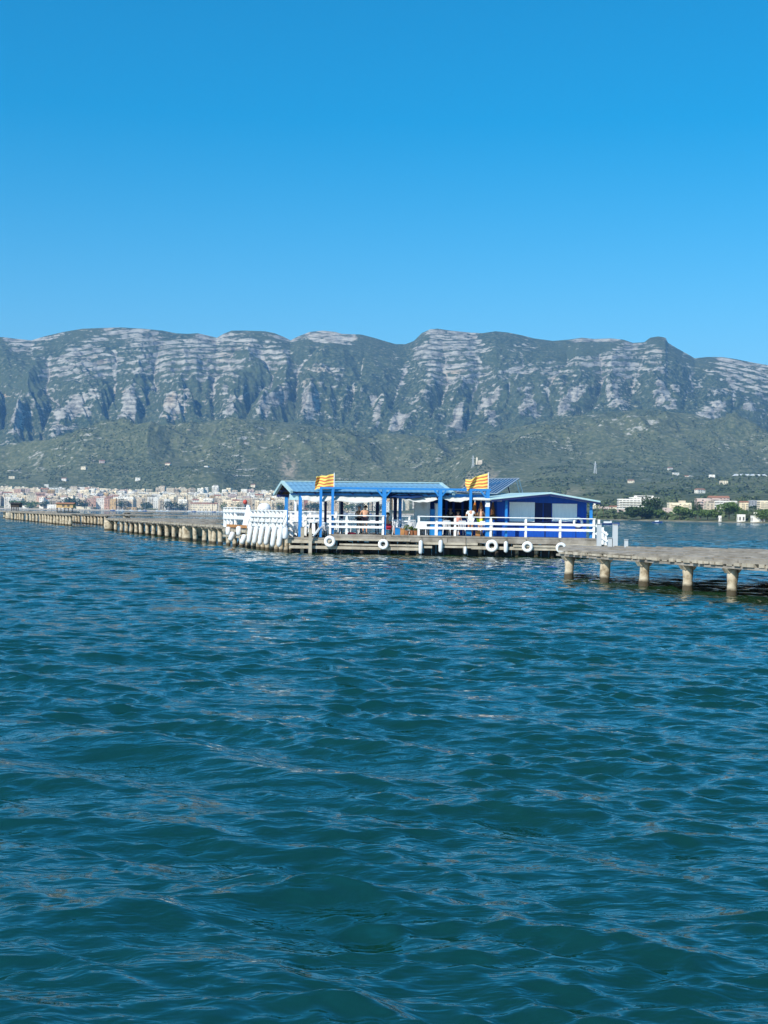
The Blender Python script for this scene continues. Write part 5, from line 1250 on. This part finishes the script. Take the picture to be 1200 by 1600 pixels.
# white parasol dome behind the side railing, dinghy-like cover
def parasol_white():
    Y = 96.0; c = at(413, 796, Y); top = at(413, 786.5, Y); w = 10.5*Y/FPX; th = thing('parasol', 'low domed white parasol above the white side railing', 'parasol', (c.x, c.y, 1.3))
    m = MB(); n = 24; V = []; prof = [(1,0),(.97,.35),(.8,.75),(.5,.95),(.2,1.0),(.02,1.02)]
    for r, z in prof:
        for j in range(n): a = 2*math.pi*j/n; V.append((c.x+math.cos(a)*w*r, c.y+math.sin(a)*w*r, c.z+(top.z-c.z)*z))
    m.add(V, [(i*n+j, i*n+(j+1)%n, (i+1)*n+(j+1)%n, (i+1)*n+j) for i in range(len(prof)-1) for j in range(n)]+[tuple((len(prof)-1)*n+j for j in range(n))])
    m.build('canopy', MT['cotton_white'], th, smooth=False); m = MB(); m.tube([(c.x,c.y,1.3),(c.x,c.y,top.z-.02)], .03, 8); m.build('pole', MT['steel'], th)
parasol_white()
def buoy_post():
    Y = 101; a = at(383, 784.5, Y); b = at(388, 789, Y); th = thing('marker_buoy', 'red marker on a white cone beyond the white side railing', 'buoy', (b.x, b.y, 1.4))
    m = MB(); m.tube([(b.x,b.y,1.4),(b.x,b.y,b.z)], [.42,.12], 12); m.build('cone', MT['cotton_white'], th)
    m = MB(); m.tube([(b.x,b.y,b.z-.1),tuple(a)], .03, 6); m.build('pole', MT['steel'], th)
    m = MB(); r = .17; m.tube([(a.x,a.y,a.z-r),(a.x,a.y,a.z-r*.6),(a.x,a.y,a.z),(a.x,a.y,a.z+r*.6),(a.x,a.y,a.z+r)], [.03,r*.8,r,r*.8,.03], 10); m.build('ball', MT['cotton_red'], th, smooth=True)
buoy_post()

# ------------------------------------------------------------ people
def person(px, t, h, rz, pose, skin, hair, clothes, label, z=DK):
    """skinned figure; clothes: dict piece -> material; rz = facing (0 looks away from the camera along +Y)"""
    p = PF(S(px,t),t,z); th = thing('person', label, 'person', tuple(p)); k = h/1.75; ca, sa = math.cos(rz), math.sin(rz)
    J = {'pelvis':(0,0,.95),'waist':(0,.0,1.08),'chest':(0,.0,1.30),'neck':(0,.0,1.50),'head0':(0,.01,1.58),'head1':(0,.02,1.66),'head2':(0,.02,1.73),'nose':(0,.125,1.655),
         'hipL':(-.09,0,.92),'kneeL':(-.10,.02,.50),'ankL':(-.11,-.02,.09),'toeL':(-.13,.15,.035),'shL':(-.17,0,1.43),'elL':(-.25,-.03,1.16),'wrL':(-.27,.06,.91),'haL':(-.27,.09,.84)}
    for q in ('hip','knee','ank','toe','sh','el','wr','ha'): x, y, zz = J[q+'L']; J[q+'R'] = (-x, y, zz)
    J.update(pose)
    E = [('pelvis','waist'),('waist','chest'),('chest','neck'),('neck','head0'),('head0','head1'),('head1','head2'),('head1','nose')]
    for sd in 'LR': E += [('pelvis','hip'+sd),('hip'+sd,'knee'+sd),('knee'+sd,'ank'+sd),('ank'+sd,'toe'+sd),('chest','sh'+sd),('sh'+sd,'el'+sd),('el'+sd,'wr'+sd),('wr'+sd,'ha'+sd)]
    Rr = {'pelvis':.14,'waist':.125,'chest':.145,'neck':.058,'head0':.075,'head1':.098,'head2':.07,'nose':.014,'hip':.095,'knee':.058,'ank':.038,'toe':.034,'sh':.062,'el':.040,'wr':.027,'ha':.034}
    def W(v): x, y, zz = v; x, y, zz = x*k, y*k, zz*k; return (x*ca-y*sa, x*sa+y*ca, zz)
    def skin_mesh(name, names, edges, scale, mat, root, par, extra=None):
        me = bpy.data.meshes.new(name); idx = {n: i for i, n in enumerate(names)}; vs2 = [W(J[n]) for n in names]; ed = [(idx[a], idx[b]) for a, b in edges if a in idx and b in idx]
        rad = [(Rr.get(n) or Rr[n[:-1]])*k*scale for n in names]
        if extra:
            for base, pts in extra:
                prev = idx[base]
                for q, r in pts: vs2.append(W(q)); rad.append(r*k); ed.append((prev, len(vs2)-1)); prev = len(vs2)-1
        me.from_pydata(vs2, ed, []); o = bpy.data.objects.new(name, me); col.objects.link(o); o.parent = par; o['_o'] = tuple(p)
        sm = o.modifiers.new('skin', 'SKIN'); lay = me.skin_vertices[0] if me.skin_vertices else None
        if lay is None:
            bpy.context.view_layer.objects.active = o; lay = me.skin_vertices[0]
        for i, r in enumerate(rad): lay.data[i].radius = (r, r); lay.data[i].use_root = (i == idx.get(root, 0))
        ss_ = o.modifiers.new('sub', 'SUBSURF'); ss_.levels = 2; ss_.render_levels = 2; sm.use_smooth_shade = True
        me.materials.append(mat); return o
    ext = []
    for sd, sg in (('L',-1),('R',1)):
        hx, hy, hz = J['ha'+sd]; wx, wy, wz = J['wr'+sd]; d = Vector((hx-wx,hy-wy,hz-wz)).normalized(); a = Vector((1,0,0)).cross(d); a = a.normalized() if a.length > .1 else Vector((0,1,0)); b = d.cross(a).normalized()
        hand = Vector((hx,hy,hz))
        for f, (off, ln) in enumerate(((-.03,.075),(-.01,.09),(.01,.085),(.03,.065))):
            q1 = hand+a*off+d*ln*.5; q2 = hand+a*off+d*ln*.9+b*sg*.02; ext.append(('ha'+sd, [(tuple(q1), .010), (tuple(q2), .008)]))
        q1 = hand-a*.045-d*.02; q2 = hand-a*.055+d*.03; ext.append(('ha'+sd, [(tuple(q1), .011), (tuple(q2), .009)]))
    names = list(J); body = skin_mesh('body', names, E, 1.0, skin, 'pelvis', th, ext)
    hd = Vector(J['head1'])
    m = MB(); c = Vector(W((hd.x, hd.y-.015, hd.z+.03)))+p; n = 14; V = []      # hair cap
    for i in range(7):
        f = i/6; ph = f*1.75; 
        for j in range(n):
            a = 2*math.pi*j/n; rr = math.sin(ph)*.112*k; V.append((c.x+math.cos(a)*rr, c.y+math.sin(a)*rr*1.05, c.z+math.cos(ph)*.112*k))
    m.add(V, [(i*n+j, (i+1)*n+j, (i+1)*n+(j+1)%n, i*n+(j+1)%n) for i in range(6) for j in range(n)])
    m.build('hair', hair, th, smooth=True)
    for sg in (-1,1):
        m = MB(); e = Vector(W((hd.x+sg*.035, hd.y+.092, hd.z+.012)))+p; m.box(tuple(e), (.022*k,.014*k,.012*k), rz); m.build('eye', MT['eye'], th)
        m = MB(); e = Vector(W((hd.x+sg*.100, hd.y, hd.z-.005)))+p; m.tube([e+Vector((0,0,-.03*k)), e, e+Vector((0,0,.03*k))], [.012*k,.02*k,.012*k], 6); m.build('ear', skin, th)
    m = MB(); e = Vector(W((hd.x, hd.y+.093, hd.z-.045)))+p; m.box(tuple(e), (.045*k,.012*k,.008*k), rz); m.build('mouth', MT['cotton_red'], th)
    if 'shirt' in clothes: 
        J['slL'] = tuple(Vector(J['shL']).lerp(Vector(J['elL']), .6)); J['slR'] = tuple(Vector(J['shR']).lerp(Vector(J['elR']), .6)); Rr['sl'] = .062
        skin_mesh('shirt', ['pelvis','waist','chest','shL','shR','slL','slR'], [('pelvis','waist'),('waist','chest'),('chest','shL'),('chest','shR'),('shL','slL'),('shR','slR')], 1.17, clothes['shirt'], 'pelvis', th)
    if 'shorts' in clothes:
        for sd in 'LR': J['th'+sd] = tuple(Vector(J['hip'+sd]).lerp(Vector(J['knee'+sd]), .62))
        Rr['th'] = .085
        skin_mesh('shorts', ['pelvis','hipL','hipR','thL','thR'], [('pelvis','hipL'),('pelvis','hipR'),('hipL','thL'),('hipR','thR')], 1.2, clothes['shorts'], 'pelvis', th)
    return th
arms_fwd = {'elL':(-.27,.10,1.18),'wrL':(-.16,.30,1.16),'haL':(-.13,.37,1.17),'elR':(.30,.06,1.22),'wrR':(.36,.26,1.20),'haR':(.37,.33,1.2)}
person(735.5, 1.0, 1.74, 0.1, arms_fwd, MT['skin_tan'], MT['hair_dark'], {'shirt': MT['cotton_white'], 'shorts': MT['cotton_white']}, 'man in a white T-shirt and shorts standing with his back to us')
lean = {'chest':(.03,.12,1.28),'waist':(0,.04,1.08),'neck':(.05,.20,1.45),'head0':(.07,.23,1.51),'head1':(.09,.26,1.58),'head2':(.10,.27,1.65),'nose':(.10,.36,1.56),'shL':(-.15,.14,1.41),'shR':(.21,.14,1.38),'elL':(-.24,.24,1.15),'wrL':(-.12,.40,1.06),'haL':(-.07,.46,1.05),'elR':(.30,.24,1.12),'wrR':(.20,.42,1.05),'haR':(.16,.48,1.05)}
person(570.5, .85, 1.74, 0.25, lean, MT['skin_tan'], MT['hair_dark'], {'shorts': MT['cotton_dark']}, 'shirtless tanned man in dark shorts leaning forward under the canopy')
person(561, 3.4, 1.66, -2.6, arms_fwd, MT['skin_tan'], MT['hair_grey'], {'shorts': MT['cotton_dark']}, 'grey-haired shirtless person partly behind the leaning man')
sit = {'pelvis':(0,0,.50),'waist':(0,-.02,.64),'chest':(0,0,.86),'neck':(0,.02,1.06),'head0':(0,.03,1.13),'head1':(0,.04,1.21),'head2':(0,.04,1.28),'nose':(0,.145,1.205),
       'hipL':(-.10,.03,.49),'hipR':(.10,.03,.49),'kneeL':(-.13,.44,.50),'kneeR':(.13,.44,.50),'ankL':(-.13,.42,.09),'ankR':(.13,.42,.09),'toeL':(-.14,.57,.035),'toeR':(.14,.57,.035),
       'shL':(-.17,0,.99),'shR':(.17,0,.99),'elL':(-.26,.10,.76),'elR':(.26,.10,.76),'wrL':(-.16,.32,.76),'wrR':(.16,.32,.76),'haL':(-.13,.39,.76),'haR':(.13,.39,.76)}
person(605.5, 2.2, 1.70, -1.5, sit, MT['skin_tan'], MT['hair_brown'], {'shorts': MT['cotton_pink']}, 'seated tanned person mostly hidden behind the braced blue post')
person(716, 1.5, 1.42, 2.6, {}, MT['skin_pale'], MT['hair_brown'], {'shirt': MT['cotton_salmon'], 'shorts': MT['cotton_dark']}, 'child in a salmon red top left of the white-shirted man')
person(751, 1.15, 1.72, -.5, arms_fwd, MT['skin_tan'], MT['hair_brown'], {'shorts': MT['cotton_yellow']}, 'shirtless person in bright yellow shorts beside the white-banded post')
person(704, 2.9, 1.66, 3.0, {}, MT['skin_pale'], MT['hair_dark'], {'shirt': MT['cotton_dark'], 'shorts': MT['cotton_dark']}, 'person in dark clothes in the shade behind the bar')
person(694, 2.0, 1.62, .6, sit, MT['skin_pale'], MT['hair_brown'], {'shirt': MT['cotton_white'], 'shorts': MT['cotton_dark']}, 'person in a white top sitting beside the white cabinet')
